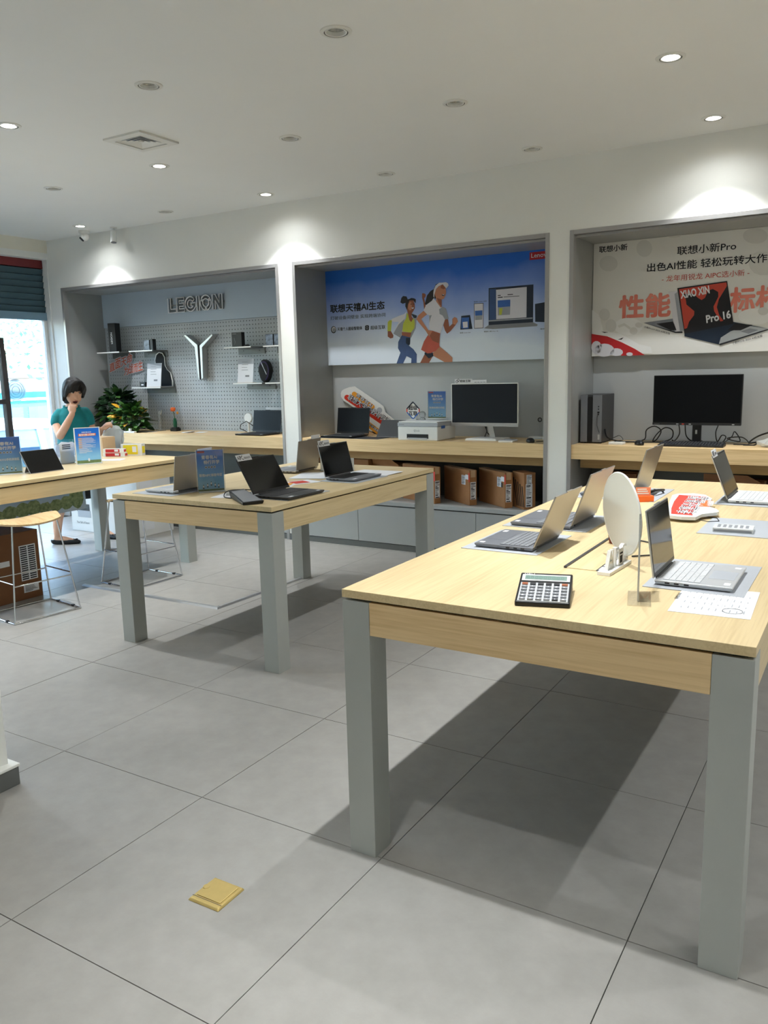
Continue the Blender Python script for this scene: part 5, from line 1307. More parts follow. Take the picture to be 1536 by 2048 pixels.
t = thing('white_keyboard_box', 'white flat box at the back right of the middle bench', 'box', (-2.42, 6.52, BZ))
MB().box((-.10, -.04, 0), (.10, .05, .022)).build('body', M['white_matte'], t, bevel=.003); MB().box((-.09, -.0405, .006), (.02, -.04, .014)).build('label', M['mat_gray'], t)

# ---------------------------------------------------------------- right bench
tw = thing('tower_computer', 'grey desktop tower with a black centre strip on the right bench', 'computer', (-1.915, 6.25, BZ))
MB().box((-.083, 0, .008), (.083, .33, .375)).build('case', M['dark_gray'], tw, bevel=.003)
MB().box((-.083, -.008, .01), (-.03, 0, .374)).box((.012, -.008, .01), (.083, 0, .374)).build('front_panel', M['alu_gray'], tw, bevel=.002)
MB().prism([(-.034, -.004, .03), (-.022, -.004, .015), (.004, -.004, .015), (.016, -.004, .03), (.016, -.004, .345), (.004, -.004, .36), (-.022, -.004, .36), (-.034, -.004, .345)], .005, (0, 1, 0)).build('centre_strip', M['black'], tw)
for z in (.285, .265, .225): MB().cyl((.058, -.009, z), (.058, -.0075, z), .005, n=12).build('port', M['black'], tw)
MB().box((.05, -.012, .236), (.066, -.007, .246)).build('usb_plug', M['black'], tw)
MB().tube([(.058, -.014, .24), (.05, -.018, .2), (.05, -.016, .14), (.07, -.02, .085)], .0018, 5).build('usb_cable', M['black'], tw)
MB().box((.055, -.0088, .03), (.07, -.008, .07)).build('sticker', M['silver'], tw)
for x in (-.06, .06):
    for y in (.04, .29): MB().cyl((x, y, 0), (x, y, .008), .012, n=12).build('foot', M['black'], tw)
t = thing('slim_console', 'slim black box standing behind the grey tower', 'computer', (-2.007, 6.30, BZ))
MB().box((0, 0, 0), (.008, .25, .285)).build('case', M['black'], t); MB().box((-.004, .01, 0), (0, .24, .28)).build('side_panel', M['dark_gray'], t)
mo = thing('desktop_monitor', 'large black monitor on the right bench', 'monitor', (-1.165, 6.38, BZ))
MB().box((-.312, -.01, .142), (.312, .022, .512)).build('housing', M['black'], mo, bevel=.003)
MB().box((-.306, -.0115, .162), (.306, -.01, .507)).build('screen', mat('screen_matte', S(10, 12, 15), .45, spec=.15, var=.05), mo)
MB().box((-.312, -.0125, .142), (.312, -.0102, .160)).build('chin', M['black_matte'], mo)
for x, m in ((-.13, 'silver'), (-.09, 'red'), (-.04, 'silver'), (.26, 'silver')): MB().box((x-.008, -.0130, .147), (x+.008, -.0125, .153)).build('chin_sticker', M[m], mo)
write('brand_lettering', 'Lenovo', (-.30, -.0129, .147), (.04, 0, 0), (0, 0, .006), M['ink_gray'], mo, .01)
MB().box((-.028, .022, .012), (.034, .05, .3)).build('neck', M['black'], mo, bevel=.004); MB().box((-.006, .0215, .075), (.008, .0225, .105)).build('neck_slot', M['silver'], mo)
MB().box((-.12, -.07, 0), (.13, .15, .012)).build('foot', M['black'], mo, bevel=.004)
kb = thing('black_keyboard', 'black desktop keyboard in front of the monitor', 'keyboard', (-1.16, 6.215, BZ), R(1))
MB().hexa([(-.225, -.07, 0), (.225, -.07, 0), (.225, .075, 0), (-.225, .075, 0), (-.225, -.07, .012), (.225, -.07, .012), (.225, .075, .024), (-.225, .075, .024)]).build('body', M['black'], kb, bevel=.002)
mb = MB()
for r_ in range(6):
    for q in range(21):
        x, y = -.212+.0205*q, -.058+.022*r_; z = .0135+.012*(y+.07)/.145
        mb.hexa([(x, y, z-.003), (x+.0165, y, z-.003), (x+.0165, y+.018, z-.002), (x, y+.018, z-.002), (x+.0015, y+.0015, z+.005), (x+.015, y+.0015, z+.005), (x+.015, y+.0165, z+.006), (x+.0015, y+.0165, z+.006)])
mb.build('keys', M['key_dark'], kb)['kind'] = 'stuff'
t = thing('power_adapter', 'white flat adapter box with a cable beside the tower', 'adapter', (-1.70, 6.20, BZ), R(-6))
MB().box((-.055, -.025, 0), (.055, .04, .02)).build('body', M['white_gloss'], t, bevel=.003); MB().box((-.05, -.0256, .008), (.05, -.025, .01)).build('seam', M['mat_gray'], t)
cable('black cable running from the tower across the right bench', [(-1.83, 6.33, b_+.10), (-1.80, 6.30, b_+.04), (-1.72, 6.33, b_+.01), (-1.6, 6.40, b_), (-1.45, 6.42, b_), (-1.36, 6.45, b_), (-1.31, 6.5, b_)], .005)
cable('black cable coiled in two upright loops beside the monitor', [(-1.62, 6.44, b_), (-1.55, 6.45, b_+.02), (-1.54, 6.45, b_+.09), (-1.48, 6.45, b_+.12), (-1.43, 6.45, b_+.085), (-1.46, 6.45, b_+.02), (-1.49, 6.45, b_+.005), (-1.46, 6.45, b_+.06), (-1.40, 6.45, b_+.11), (-1.345, 6.45, b_+.09), (-1.35, 6.45, b_+.03), (-1.42, 6.44, b_), (-1.50, 6.42, b_), (-1.38, 6.40, b_)], .0045)
cable('black monitor cable hanging left of the monitor neck', [(-1.29, 6.40, BZ+.145), (-1.285, 6.41, b_+.07), (-1.32, 6.42, b_+.015), (-1.34, 6.42, b_+.02), (-1.31, 6.44, b_), (-1.30, 6.52, b_)], .0045)
cable('black monitor cable right beside the monitor neck', [(-1.245, 6.40, BZ+.145), (-1.24, 6.42, b_+.06), (-1.215, 6.46, b_+.018), (-1.19, 6.55, b_+.01), (-1.15, 6.59, b_)], .0045)
cable('black cable slanting down right of the monitor neck', [(-1.01, 6.40, BZ+.145), (-1.03, 6.42, b_+.08), (-1.02, 6.45, b_+.012), (-.99, 6.44, b_+.06), (-.96, 6.43, b_+.05), (-.98, 6.42, b_+.01), (-1.01, 6.42, b_)], .004)
cable('tangled black cable at the right end of the right bench', [(-.98, 6.38, b_), (-.92, 6.42, b_+.05), (-.90, 6.43, b_+.09), (-.86, 6.42, b_+.02), (-.95, 6.42, b_+.04), (-.85, 6.43, b_+.05), (-.80, 6.42, b_), (-.9, 6.40, b_), (-.75, 6.38, b_)], .004)
cable('thick black cable rising to the right above the right bench', [(-.83, 6.36, b_), (-.76, 6.37, b_), (-.74, 6.38, b_+.02), (-.80, 6.42, b_+.01), (-.74, 6.46, b_+.06), (-.62, 6.48, b_+.10), (-.5, 6.5, b_+.12)], .006)
cable('thin black cable curled over the white adapter', [(-1.83, 6.2, b_+.006), (-1.78, 6.22, b_+.02), (-1.72, 6.24, b_+.05), (-1.69, 6.24, b_+.06), (-1.66, 6.23, b_+.03), (-1.70, 6.22, b_+.022), (-1.76, 6.24, b_+.005)], .0025)
t = thing('plastic_bag', 'crumpled clear plastic wrapping at the right end of the right bench', 'bag', (-.62, 6.30, BZ))
rr = random.Random(4); mb = MB().sphere((0, 0, .03), (.11, .07, .035), 12, 7); mb.v = [(x*rr.uniform(.8, 1.1), y*rr.uniform(.8, 1.1), max(.001, z*rr.uniform(.7, 1.3))) for x, y, z in mb.v]; mb.build('film', M['plastic_film'], t)

# ---------------------------------------------------------------- left table and middle table clutter
tb = thing('tablet', 'black screen tablet on its kickstand on the left table', 'tablet', (-5.255, 3.815, TZ), R(90))
X = Matrix.Rotation(R(-33), 4, 'X')
MB().xf(X).box((-.145, 0, .001), (.145, .008, .192)).build('housing', M['alu_gray'], tb, bevel=.002)
MB().xf(X).box((-.141, -.0008, .005), (.141, 0, .188)).build('screen', M['screen'], tb)
MB().xf(Matrix.Translation((0, .058, .085)) @ Matrix.Rotation(R(28), 4, 'X')).box((-.12, -.002, -.093), (.12, .002, .0)).build('kickstand', M['alu_gray'], tb)
t = thing('brochure_box', 'clear acrylic box holding white brochures on the left table', 'brochure holder', (-5.615, 4.27, TZ), R(80))
for a, b in (((-.08, -.04, 0), (.08, .04, .003)), ((-.08, -.04, .003), (.08, -.037, .13)), ((-.08, .037, .003), (.08, .04, .19)), ((-.08, -.037, .003), (-.077, .037, .16)), ((.077, -.037, .003), (.08, .037, .16))): MB().box(a, b).build('wall', M['acrylic'], t)
for q in range(4): MB().xf(Matrix.Rotation(R(-6+5*q), 4, 'Y')).box((-.06, -.025+.013*q, .004), (.055, -.023+.013*q, .17)).build('brochure', M['paper' if q % 2 else 'white_matte'], t)
mb = MB()
for q in range(3): mb.box((-.05, -.0262, .12+.014*q), (.02, -.0256, .127+.014*q))
mb.build('printed_lines', M['ink'], t)
t = carton('small tan carton standing at the far end of the left table', (-5.96, 4.80, TZ), R(-6), .16, .13, .165, m='carton_tan', tape=True, name='small_carton')
def ink_box(label, loc, rz, w_, d_, h_, m, m2, name='ink_box'):
    t = thing(name, label, 'box', loc, rz)
    MB().box((0, 0, 0), (w_, d_, h_)).build('body', M['white_gloss'], t, bevel=.001)
    MB().box((w_*.12, -.0008, h_*.1), (w_*.8, 0, h_*.92)).build('front_print', M[m], t); MB().box((w_, d_*.1, h_*.2), (w_+.0008, d_*.9, h_*.8)).build('side_print', M[m2], t)
    MB().box((w_*.55, -.0014, h_*.3), (w_*.74, -.0009, h_*.8)).build('white_patch', M['paper'], t)
    return t
ink_box('yellow and white box at the far end of the left table', (-5.69, 4.885, TZ), R(20), .20, .06, .10, 'yellow', 'yellow')
ink_box('red and white box lying lowest in the small stack on the left table', (-5.76, 4.745, TZ), R(24), .20, .055, .034, 'lenovo_red', 'lenovo_red')
ink_box('red and white box on top of the small stack on the left table', (-5.755, 4.745, TZ+.0345), R(23), .19, .05, .034, 'lenovo_red', 'lenovo_red')
sheets('white papers lying flat behind the price list sign on the left table', (-5.47, 4.58, TZ), R(30), .2, .13, 3)
sheets('stack of white papers at the back of the middle table', (-3.20, 4.33, TZ), R(20), .24, .30, 4, lift=.006)
t = sheets('orange and white leaflets in front of the paper stack on the middle table', (-3.08, 4.04, TZ), R(-25), .15, .20, 2)
MB().box((-.05, -.06, .0026), (.05, .04, .0034)).build('orange_print', M['red'], t)
sheets('white paper under the charger on the middle table', (-3.10, 3.47, TZ), R(15), .22, .24, 1)
t = sheets('orange and white leaflet behind the front black laptop on the middle table', (-3.12, 3.92, TZ), R(25), .14, .20, 1)
MB().box((-.05, -.05, .0012), (.05, .06, .0018)).build('orange_print', M['amber'], t)
sheets('white papers behind the right laptop of the middle table', (-2.90, 4.62, TZ), R(-10), .34, .2, 3, lift=.006)
t = thing('acrylic_block', 'clear acrylic card block on the white paper of the middle table', 'sign holder', (-3.09, 3.47, TZ+.0012), R(12)); MB().box((-.06, -.04, 0), (.06, .04, .014)).build('block', M['acrylic_edge'], t, bevel=.002); MB().box((-.05, -.03, .0142), (.05, .03, .0146)).build('card', M['paper'], t)
t = thing('acrylic_holder', 'clear acrylic leaflet holder at the back of the middle table', 'sign holder', (-3.20, 4.62, TZ), R(20))
MB().box((-.12, -.002, 0), (.12, .002, .09)).build('sheet', M['acrylic_edge'], t); MB().box((-.12, -.03, 0), (.12, .03, .003)).build('foot', M['acrylic'], t)
t = thing('keyboard_terminal', 'black wedge-shaped terminal with a grey keypad at the front corner of the middle table', 'terminal', (-2.90, 3.30, TZ), R(-32))
MB().hexa([(-.17, -.03, 0), (.13, -.05, 0), (.13, .06, 0), (-.17, .05, 0), (-.20, -.03, .038), (.14, -.055, .015), (.14, .065, .018), (-.20, .06, .042)]).build('body', M['black'], t, bevel=.004)
MB().hexa([(-.16, -.025, .036), (.13, -.045, .0165), (.13, .055, .0195), (-.16, .05, .040), (-.16, -.025, .0375), (.13, -.045, .018), (.13, .055, .021), (-.16, .05, .0415)]).build('keypad', M['key_gray'], t)
cable('black charger cable lying on the left part of the middle table', [(-3.05, 3.64, TZ+.004), (-3.14, 3.55, TZ+.018), (-3.16, 3.45, TZ+.02), (-3.10, 3.36, TZ+.004), (-3.02, 3.35, TZ+.004), (-2.97, 3.38, TZ+.004)], .003)
cable('black charger cable behind the front laptop of the middle table', [(-3.20, 3.75, TZ+.004), (-3.10, 3.78, TZ+.004), (-3.00, 3.74, TZ+.004)], .0035)

t = thing('leaflet_stand', 'pale blue leaflet panel with three white shapes behind the tablet on the left table', 'sign', (-5.72, 3.97, TZ), R(68))
MB().xf(Matrix.Rotation(R(-14), 4, 'X')).box((-.12, 0, .001), (.12, .003, .155)).build('panel', M['flyer_sky'], t)
for q in (-1, 0, 1): MB().xf(Matrix.Rotation(R(-14), 4, 'X')).prism([(q*.072+.026*math.cos(i*PI/8), -.0006, .06+.045*math.sin(i*PI/8)) for i in range(16)], .0005, (0, 1, 0)).build('printed_shape', M['campaign_sky'], t)
MB().box((-.1, 0, 0), (.1, .06, .003)).build('foot', M['acrylic_edge'], t)
# ---------------------------------------------------------------- the woman behind the left table
wm = thing('person', 'woman in a teal short-sleeved top and black skirt with one hand at her mouth', 'person', (-6.58, 5.10, 0), R(50))
def loft(mb, secs, n=20):
    """secs: (centre, rx, ry, optional axis tilt) ellipses, capped"""
    vs = []; fs = []
    for (c_, rx, ry) in secs:
        for j in range(n):
            t_ = 2*PI*j/n; vs.append((c_[0]+rx*math.cos(t_), c_[1]+ry*math.sin(t_), c_[2]))
    m_ = len(secs)
    for i in range(m_-1):
        for j in range(n):
            k = (j+1) % n; fs.append((i*n+j, i*n+k, (i+1)*n+k, (i+1)*n+j))
    fs += [tuple(range(n))[::-1], tuple((m_-1)*n+j for j in range(n))]
    return mb.add(vs, fs)
def limb(mb, pts, rad, n=14):
    """tapered limb through joints, resampled so that the bends are round"""
    P_ = [Vector(p) for p in pts]; o = []; r_ = []
    for i in range(len(P_)-1):
        p0, p1, p2, p3 = P_[max(i-1, 0)], P_[i], P_[i+1], P_[min(i+2, len(P_)-1)]
        for k in range(6):
            t_ = k/6; cr_ = .5*((2*p1)+(p2-p0)*t_+(2*p0-5*p1+4*p2-p3)*t_*t_+(3*p1-p0-3*p2+p3)*t_**3)
            o.append(cr_.lerp(p1.lerp(p2, t_), .45)); r_.append(rad[i]*(1-t_)+rad[i+1]*t_)
    o.append(P_[-1]); r_.append(rad[-1])
    mb.tube(o, r_, n)
    mb.sphere(P_[0], rad[0], 12, 8); mb.sphere(P_[-1], rad[-1], 12, 8)
    return mb
HR_ = Matrix.Translation((.012, -.025, 1.308)) @ Matrix.Rotation(R(20), 4, 'Z') @ Matrix.Rotation(R(7), 4, 'Y') @ Matrix.Rotation(R(6), 4, 'X')     # head frame, origin at the chin level on the neck axis
body = MB()
loft(body, [((0, 0, .78), .15, .10), ((0, 0, .88), .165, .115), ((0, .005, .98), .135, .098), ((0, .0, 1.06), .128, .095), ((0, -.005, 1.15), .12, .10), ((0, 0, 1.22), .118, .085), ((0, .01, 1.265), .09, .062), ((0, .012, 1.29), .062, .05)])
limb(body, [(0, .012, 1.27), (.004, .004, 1.32), (.012, -.005, 1.37)], [.056, .047, .047])
# head: skull, jaw, cheeks, nose, ears
body.xf(HR_)
body.sphere((0, .012, .135), (.076, .092, .098), 20, 14)
loft(body, [((0, -.045, .0), .02, .02), ((0, -.038, .015), .042, .04), ((0, -.022, .045), .06, .062), ((0, -.008, .09), .069, .082), ((0, 0, .13), .072, .088)])
body.sphere((-.034, -.062, .062), (.026, .02, .024), 10, 8); body.sphere((.034, -.062, .062), (.026, .02, .024), 10, 8)
limb(body, [(0, -.078, .112), (0, -.092, .082), (0, -.098, .066)], [.008, .011, .014], 8)
body.sphere((-.011, -.088, .064), (.009, .009, .007), 8, 6); body.sphere((.011, -.088, .064), (.009, .009, .007), 8, 6)
body.sphere((-.077, .012, .09), (.011, .02, .03), 10, 8); body.sphere((.077, .012, .09), (.011, .02, .03), 10, 8)
body.sphere((0, -.082, .036), (.024, .012, .008), 10, 6); body.sphere((0, -.080, .022), (.022, .012, .008), 10, 6)
body.xf(Matrix())
# right arm (left in the photo) bent up to the mouth, left arm hanging, carrying the bag
limb(body, [(-.12, .0, 1.225), (-.142, -.03, 1.13), (-.112, -.14, 1.03)], [.038, .041, .036])
limb(body, [(-.112, -.14, 1.03), (-.055, -.175, 1.12), (.008, -.165, 1.225)], [.037, .036, .025])
limb(body, [(.12, .0, 1.225), (.15, .03, 1.12), (.18, .03, 1.0)], [.038, .038, .034])
limb(body, [(.18, .03, 1.0), (.215, -.02, 1.02), (.25, -.07, 1.07)], [.034, .032, .024])
# hands: palm and five separate fingers each
def hand(W_, F_, U_, curl, sgn):
    """W_ wrist, F_ finger direction, U_ back of the hand"""
    W_ = Vector(W_); F_ = Vector(F_).normalized(); U_ = Vector(U_); U_ = (U_-F_*U_.dot(F_)).normalized(); Sx = F_.cross(U_)*sgn
    Mx = Matrix(((Sx.x, F_.x, U_.x, W_.x), (Sx.y, F_.y, U_.y, W_.y), (Sx.z, F_.z, U_.z, W_.z), (0, 0, 0, 1)))
    body.xf(Mx)
    body.sphere((0, .042, 0), (.036, .046, .015), 12, 8); body.sphere((-.014, .02, -.004), (.02, .03, .014), 10, 8)
    for q, (x, ln) in enumerate(((-.027, .062), (-.009, .07), (.009, .066), (.026, .052))):
        a = curl[q]; p = Vector((x, .08, 0)); pts_ = [p.copy()]; ang_ = 0
        for seg in (.45, .32, .25):
            ang_ += a; p = p+Vector((0, math.cos(ang_), -math.sin(ang_)))*ln*seg; pts_.append(p.copy())
        limb(body, [pts_[0]-Vector((0, .012, 0))]+pts_[1:], [.0095, .009, .0082, .007], 8)
    limb(body, [(-.024, .022, -.006), (-.044, .048, -.014), (-.040, .074, -.022), (-.030, .09, -.028)], [.012, .0105, .0095, .008], 8)
    body.xf(Matrix())
hand((.008, -.165, 1.225), (.15, .10, 1), (-.35, -.9, .1), (.75, 1.15, 1.25, 1.3), 1)
hand((.25, -.07, 1.07), (.35, -.25, .35), (-.2, -.4, .9), (.8, .9, .9, .9), -1)
# legs
limb(body, [(-.075, 0, .82), (-.145, -.035, .48), (-.205, .0, .26), (-.225, .0, .075)], [.088, .056, .05, .031])
limb(body, [(.075, 0, .82), (.14, .03, .48), (.18, .09, .27), (.20, .12, .075)], [.088, .056, .05, .031])
limb(body, [(-.235, .01, .05), (-.17, -.01, .045), (-.10, -.03, .028), (-.055, -.04, .022)], [.03, .032, .026, .018])
limb(body, [(.19, .15, .05), (.23, .10, .045), (.27, .05, .028), (.29, .02, .022)], [.03, .032, .026, .018])
bo = body.build('body', M['skin'], wm)
rm = bo.modifiers.new('fuse', 'REMESH'); rm.mode = 'VOXEL'; rm.voxel_size = .0058; rm.use_smooth_shade = True
sm = bo.modifiers.new('soften', 'SMOOTH'); sm.iterations = 5; sm.factor = .5
# clothes
top = MB()
loft(top, [((0, 0, .86), .172, .122), ((0, .003, .95), .152, .112), ((0, .003, 1.04), .142, .108), ((0, -.006, 1.15), .132, .113), ((0, -.002, 1.215), .130, .098), ((0, .008, 1.258), .100, .076), ((0, .012, 1.284), .076, .062)], 28)
limb(top, [(-.108, .004, 1.228), (-.132, -.012, 1.19), (-.146, -.026, 1.145)], [.046, .050, .048])
limb(top, [(.112, .004, 1.228), (.138, .014, 1.185), (.150, .026, 1.14)], [.053, .051, .047])
to = top.build('top', M['teal_cloth'], wm)
rm = to.modifiers.new('fuse', 'REMESH'); rm.mode = 'VOXEL'; rm.voxel_size = .007; rm.use_smooth_shade = True
sm = to.modifiers.new('soften', 'SMOOTH'); sm.iterations = 4; sm.factor = .5
MB().tube([(.070*math.cos(t_*PI/16), .012+.058*math.sin(t_*PI/16)-.012*(math.sin(t_*PI/16) < -.3), 1.292-.012*max(0, -math.sin(t_*PI/16))) for t_ in range(32)], .007, 8, True).build('neckline', M['teal_cloth'], to, smooth=60)
sk_ = MB(); loft(sk_, [((.0, .015, .43), .20, .135), ((.0, .012, .50), .20, .135), ((0, .0, .66), .19, .128), ((0, 0, .80), .182, .128), ((0, 0, .90), .17, .12), ((0, .002, .95), .152, .112)], 28)
sk_.build('skirt', M['skirt_black'], wm, smooth=60)
for pts_, bow in (([(-.255, .015, .035), (-.20, .0, .03), (-.12, -.025, .022), (-.04, -.045, .018)], (-.07, -.036, .042)), ([(.175, .17, .035), (.22, .11, .03), (.265, .055, .022), (.295, .01, .018)], (.283, .03, .042))):
    s_ = MB(); limb(s_, pts_, [.034, .036, .033, .020], 12); s_.v = [(x, y, min(max(z, .0), .048 if z > .03 else z)) for x, y, z in s_.v]
    so_ = s_.build('shoe', M['black'], wm, smooth=60)
    MB().sphere((bow[0]-.013, bow[1], bow[2]), (.015, .010, .008), 8, 6).sphere((bow[0]+.013, bow[1], bow[2]), (.015, .010, .008), 8, 6).build('bow', M['black'], so_, smooth=60)
# hair: short bob with swept fringe, built as a thick cap of overlapping locks
hm = MB().xf(HR_)
secs = []
hm.sphere((0, .022, .152), (.092, .106, .100), 24, 16)
loft(hm, [((0, .045, -.002), .055, .05), ((0, .045, .03), .078, .072), ((0, .038, .08), .088, .088), ((0, .03, .13), .092, .098), ((0, .025, .16), .09, .098)], 22)
for x0, x1, y0, y1, z0, z1, r0, r1 in ((-.03, -.084, -.07, -.052, .205, .075, .03, .02), (-.01, -.06, -.085, -.080, .205, .118, .03, .019), (.0, -.03, -.088, -.088, .208, .122, .028, .016), (.012, .0, -.086, -.090, .208, .135, .026, .015), (.03, .06, -.076, -.070, .205, .125, .028, .016), (.04, .082, -.05, -.035, .2, .10, .03, .018), (-.06, -.087, -.03, -.02, .19, .035, .03, .02), (.06, .088, -.02, -.005, .19, .075, .03, .018)):
    limb(hm, [(x0, y0, z0), ((x0+x1)/2+.012*(1 if x1 > x0 else -1), (y0+y1)/2-.014, (z0+z1)/2+.015), (x1, y1, z1)], [r0, (r0+r1)/2, r1*.7], 10)
ho = hm.build('hair', M['hair'], wm)
rm = ho.modifiers.new('fuse', 'REMESH'); rm.mode = 'VOXEL'; rm.voxel_size = .0055; rm.use_smooth_shade = True
sm = ho.modifiers.new('soften', 'SMOOTH'); sm.iterations = 4; sm.factor = .5
for s_ in (-1, 1):
    e_ = MB().xf(HR_).sphere((s_*.031, -.077, .112), (.0135, .006, .0058), 12, 8).build('eye', M['eye_white'], wm, smooth=60)
    MB().xf(HR_).sphere((s_*.031+.003, -.0815, .112), (.0055, .0025, .0055), 10, 6).build('iris', M['black'], e_, smooth=60)
    MB().xf(HR_).tube([(s_*.015, -.083, .117), (s_*.031, -.085, .1195), (s_*.046, -.078, .115)], .0022, 6).build('lash_line', M['hair'], e_)
    MB().xf(HR_).tube([(s_*.013, -.087, .133), (s_*.030, -.088, .139), (s_*.050, -.077, .134)], [.003, .0038, .002], 6).build('eyebrow', M['hair'], wm)
MB().xf(HR_).sphere((-.006, -.092, .030), (.02, .006, .010), 12, 8).build('open_mouth', M['mouth'], wm, smooth=60)
MB().xf(HR_).tube([(-.026, -.088, .031), (-.006, -.096, .042), (.016, -.091, .036)], .0038, 6).build('upper_lip', M['lip'], wm, smooth=60)
# the clear bag hanging from her left hand
bg = thing('clear_plastic_bag', 'crumpled clear plastic bag hanging beside the woman', 'bag', (-6.375, 5.40, .87), R(50))
rr = random.Random(9); mb = MB().sphere((.0, 0, .125), (.115, .075, .125), 16, 12)
mb.v = [(x*rr.uniform(.86, 1.1)*(.55+.45*min(1, (z)/.2)), y*rr.uniform(.86, 1.1)*(.55+.45*min(1, z/.2)), z*rr.uniform(.95, 1.05)) for x, y, z in mb.v]
mb.build('film', M['plastic_film'], bg, smooth=25)
mb = MB().sphere((.0, 0, .11), (.085, .05, .085), 12, 8); mb.v = [(x*rr.uniform(.8, 1.1), y*rr.uniform(.8, 1.1), z*rr.uniform(.92, 1.08)) for x, y, z in mb.v]
mb.build('inner_film', M['plastic_film'], bg, smooth=25)
MB().tube([(-.05, 0, .22), (-.02, 0, .26), (.0, 0, .30)], .008, 6).build('twisted_neck', M['plastic_film'], bg, smooth=60)

wm.scale = (1.025, 1.025, 1.025)
# ---------------------------------------------------------------- the street seen through the window
gr = structure(MB().hexa([(-60, -30, -2.2), (-9.7, -30, -.6), (-9.7, 60, -.6), (-60, 60, -2.2), (-60, -30, -2.0), (-9.7, -30, -.45), (-9.7, 60, -.45), (-60, 60, -2.0)]).build('floor_street', M['asphalt']))
pv = structure(bx('floor_pavement', (-9.7, -30, -.62), (X0-.26, 60, -.03), M['pavement']))
car = thing('parked_car', 'white car parked outside the street window', 'car', (-12.0, 8.1, -.53), 0)
def side(pts, x0, x1, tum):     # side profile (y, z) lofted across the width with tumblehome
    n = len(pts); vs = []
    for x, k in ((x0, 1), (x1, -1)):
        for y, z in pts: vs.append((x+k*tum*max(0, z-.8), y, z))
    return vs, [tuple(range(n))[::-1] if x0 < x1 else tuple(range(n)), tuple(range(n, 2*n))]+[(i, (i+1) % n, (i+1) % n+n, i+n) for i in range(n)]
MB().add(*side([(-2.1, .25), (2.15, .25), (2.2, .6), (2.0, .82), (1.05, .93), (-2.0, .95), (-2.15, .7)], -.88, .88, 0)).build('body', M['car_white'], car, bevel=.05, seg=3)
MB().add(*side([(-1.75, .94), (1.1, .92), (.45, 1.40), (-1.3, 1.42)], -.80, .80, .28)).build('glasshouse', M['car_glass'], car)
MB().add(*side([(-1.45, 1.38), (.60, 1.33), (.42, 1.46), (.2, 1.50), (-1.1, 1.52), (-1.4, 1.46)], -.68, .68, .0)).build('roof', M['car_white'], car, bevel=.04, seg=3)
for y in (-.9, .05): MB().hexa([(.74, y-.04, .92), (.80, y-.04, .92), (.80, y+.05, .92), (.74, y+.05, .92), (.62, y-.04, 1.42), (.68, y-.04, 1.42), (.68, y+.04, 1.42), (.62, y+.04, 1.42)]).build('window_pillar', M['car_white'], car)
for y in (-1.35, 1.35):
    for s_ in (-1, 1):
        wh = MB().cyl((s_*.74, y, .32), (s_*.90, y, .32), .32, n=24).build('wheel', M['tire'], car); MB().cyl((s_*.88, y, .32), (s_*.905, y, .32), .2, n=16).build('rim', M['silver'], wh)
MB().box((.80, .78, .86), (.98, .95, 1.0)).build('side_mirror', M['car_white'], car, bevel=.02)
bus = thing('city_bus', 'turquoise and white bus standing across the street', 'bus', (-19.5, 13.5, -1.28))
MB().box((-1.2, -6, .35), (1.2, 6, 2.55)).build('body', M['bus_blue'], bus, bevel=.05)
MB().box((-1.2, -6, 2.55), (1.2, 6, 2.85)).build('roof', M['car_white'], bus, bevel=.08)
MB().box((1.2, -6, 2.42), (1.215, 6, 2.56)).build('cyan_stripe', M['cyan_paint'], bus); MB().box((1.2, -6, 2.3), (1.215, 6, 2.36)).build('cyan_stripe', M['cyan_paint'], bus); MB().box((1.2, -6, 2.36), (1.214, 6, 2.42)).build('white_stripe', M['car_white'], bus)
for q in range(9):
    y = -5.8+1.3*q; MB().box((1.2, y, 1.15), (1.21, y+1.15, 2.2)).build('window', M['bus_glass'], bus)
MB().box((1.2, -6, .35), (1.215, 6, .75)).build('lower_panel', M['cyan_paint'], bus)
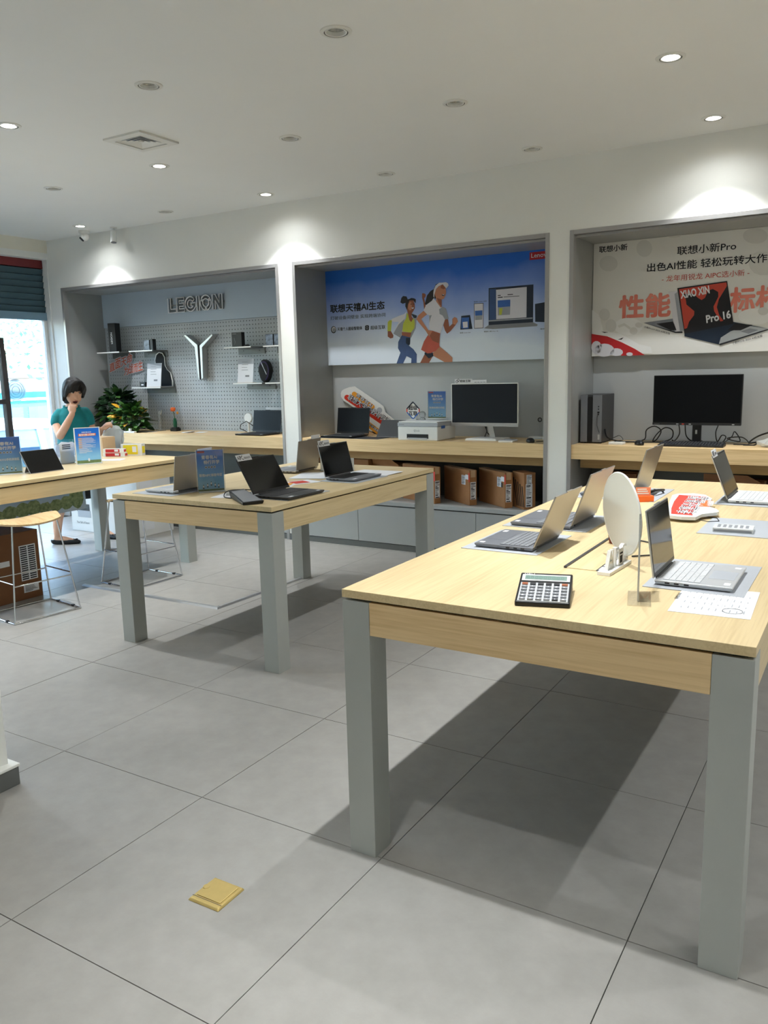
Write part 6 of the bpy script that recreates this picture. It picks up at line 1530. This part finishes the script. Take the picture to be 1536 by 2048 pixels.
MB().box((1.21, .25, 1.2), (1.225, .85, 1.7)).build('window_poster', M['car_white'], bus); MB().box((1.21, 1.1, 1.75), (1.222, 1.55, 1.88)).build('route_sign', M['cyan_paint'], bus)
for y in (-4, 4): MB().cyl((.95, y, .42), (1.22, y, .42), .42, n=24).build('wheel', M['tire'], bus)
fb = thing('building', 'pale building wall behind the trees across the street', 'building', (-36, 24, -1.9))
MB().box((-2, -22, 0), (0, 24, 3.6)).build('wall', M['poster_gray'], fb); MB().box((-2.2, -22, 3.6), (.5, 24, 3.9)).build('canopy', M['alu_gray'], fb)
for q in range(10): MB().box((0, -20+4*q, .8), (.05, -17.5+4*q, 3.0)).build('window', M['car_glass'], fb)
def street_tree(label, loc, h, r, seed, n):
    t = thing('street_tree', label, 'tree', loc); rr = random.Random(seed)
    MB().tube([(0, 0, 0), (.05, 0, h*.4), (-.06, .1, h*.7), (0, 0, h)], [.16, .12, .09, .05], 8).build('trunk', M['bark'], t, smooth=60)
    for q in range(4):
        a = rr.uniform(0, 2*PI); MB().tube([(0, 0, h*.5+.3*q), (math.cos(a)*r*.5, math.sin(a)*r*.5, h*.75+.3*q), (math.cos(a)*r*.9, math.sin(a)*r*.9, h+.2*q)], [.06, .04, .02], 6).build('branch', M['bark'], t, smooth=60)
    mb = MB()
    for i in range(n):
        d = Vector((rr.gauss(0, 1), rr.gauss(0, 1), rr.gauss(0, 1))).normalized()*r*rr.uniform(.35, 1)
        p = Vector((d.x, d.y, h+.2*r+d.z*.75)); s_ = rr.uniform(.07, .15)
        a = Vector((rr.gauss(0, 1), rr.gauss(0, 1), rr.gauss(0, 1))).normalized(); b = a.orthogonal().normalized()
        mb.add([p-a*s_, p+b*s_*.5, p+a*s_, p-b*s_*.5], [(0, 1, 2, 3)])
    o = mb.build('foliage', M['tree_leaf'], t); o['kind'] = 'stuff'
street_tree('leafy street tree over the bus, right one in the window', (-22.8, 17.6, -1.5), 4.2, 2.5, 2, 1100)
street_tree('leafy street tree with thin foliage, left one in the window', (-30, 19.5, -1.6), 5.4, 2.8, 5, 600)
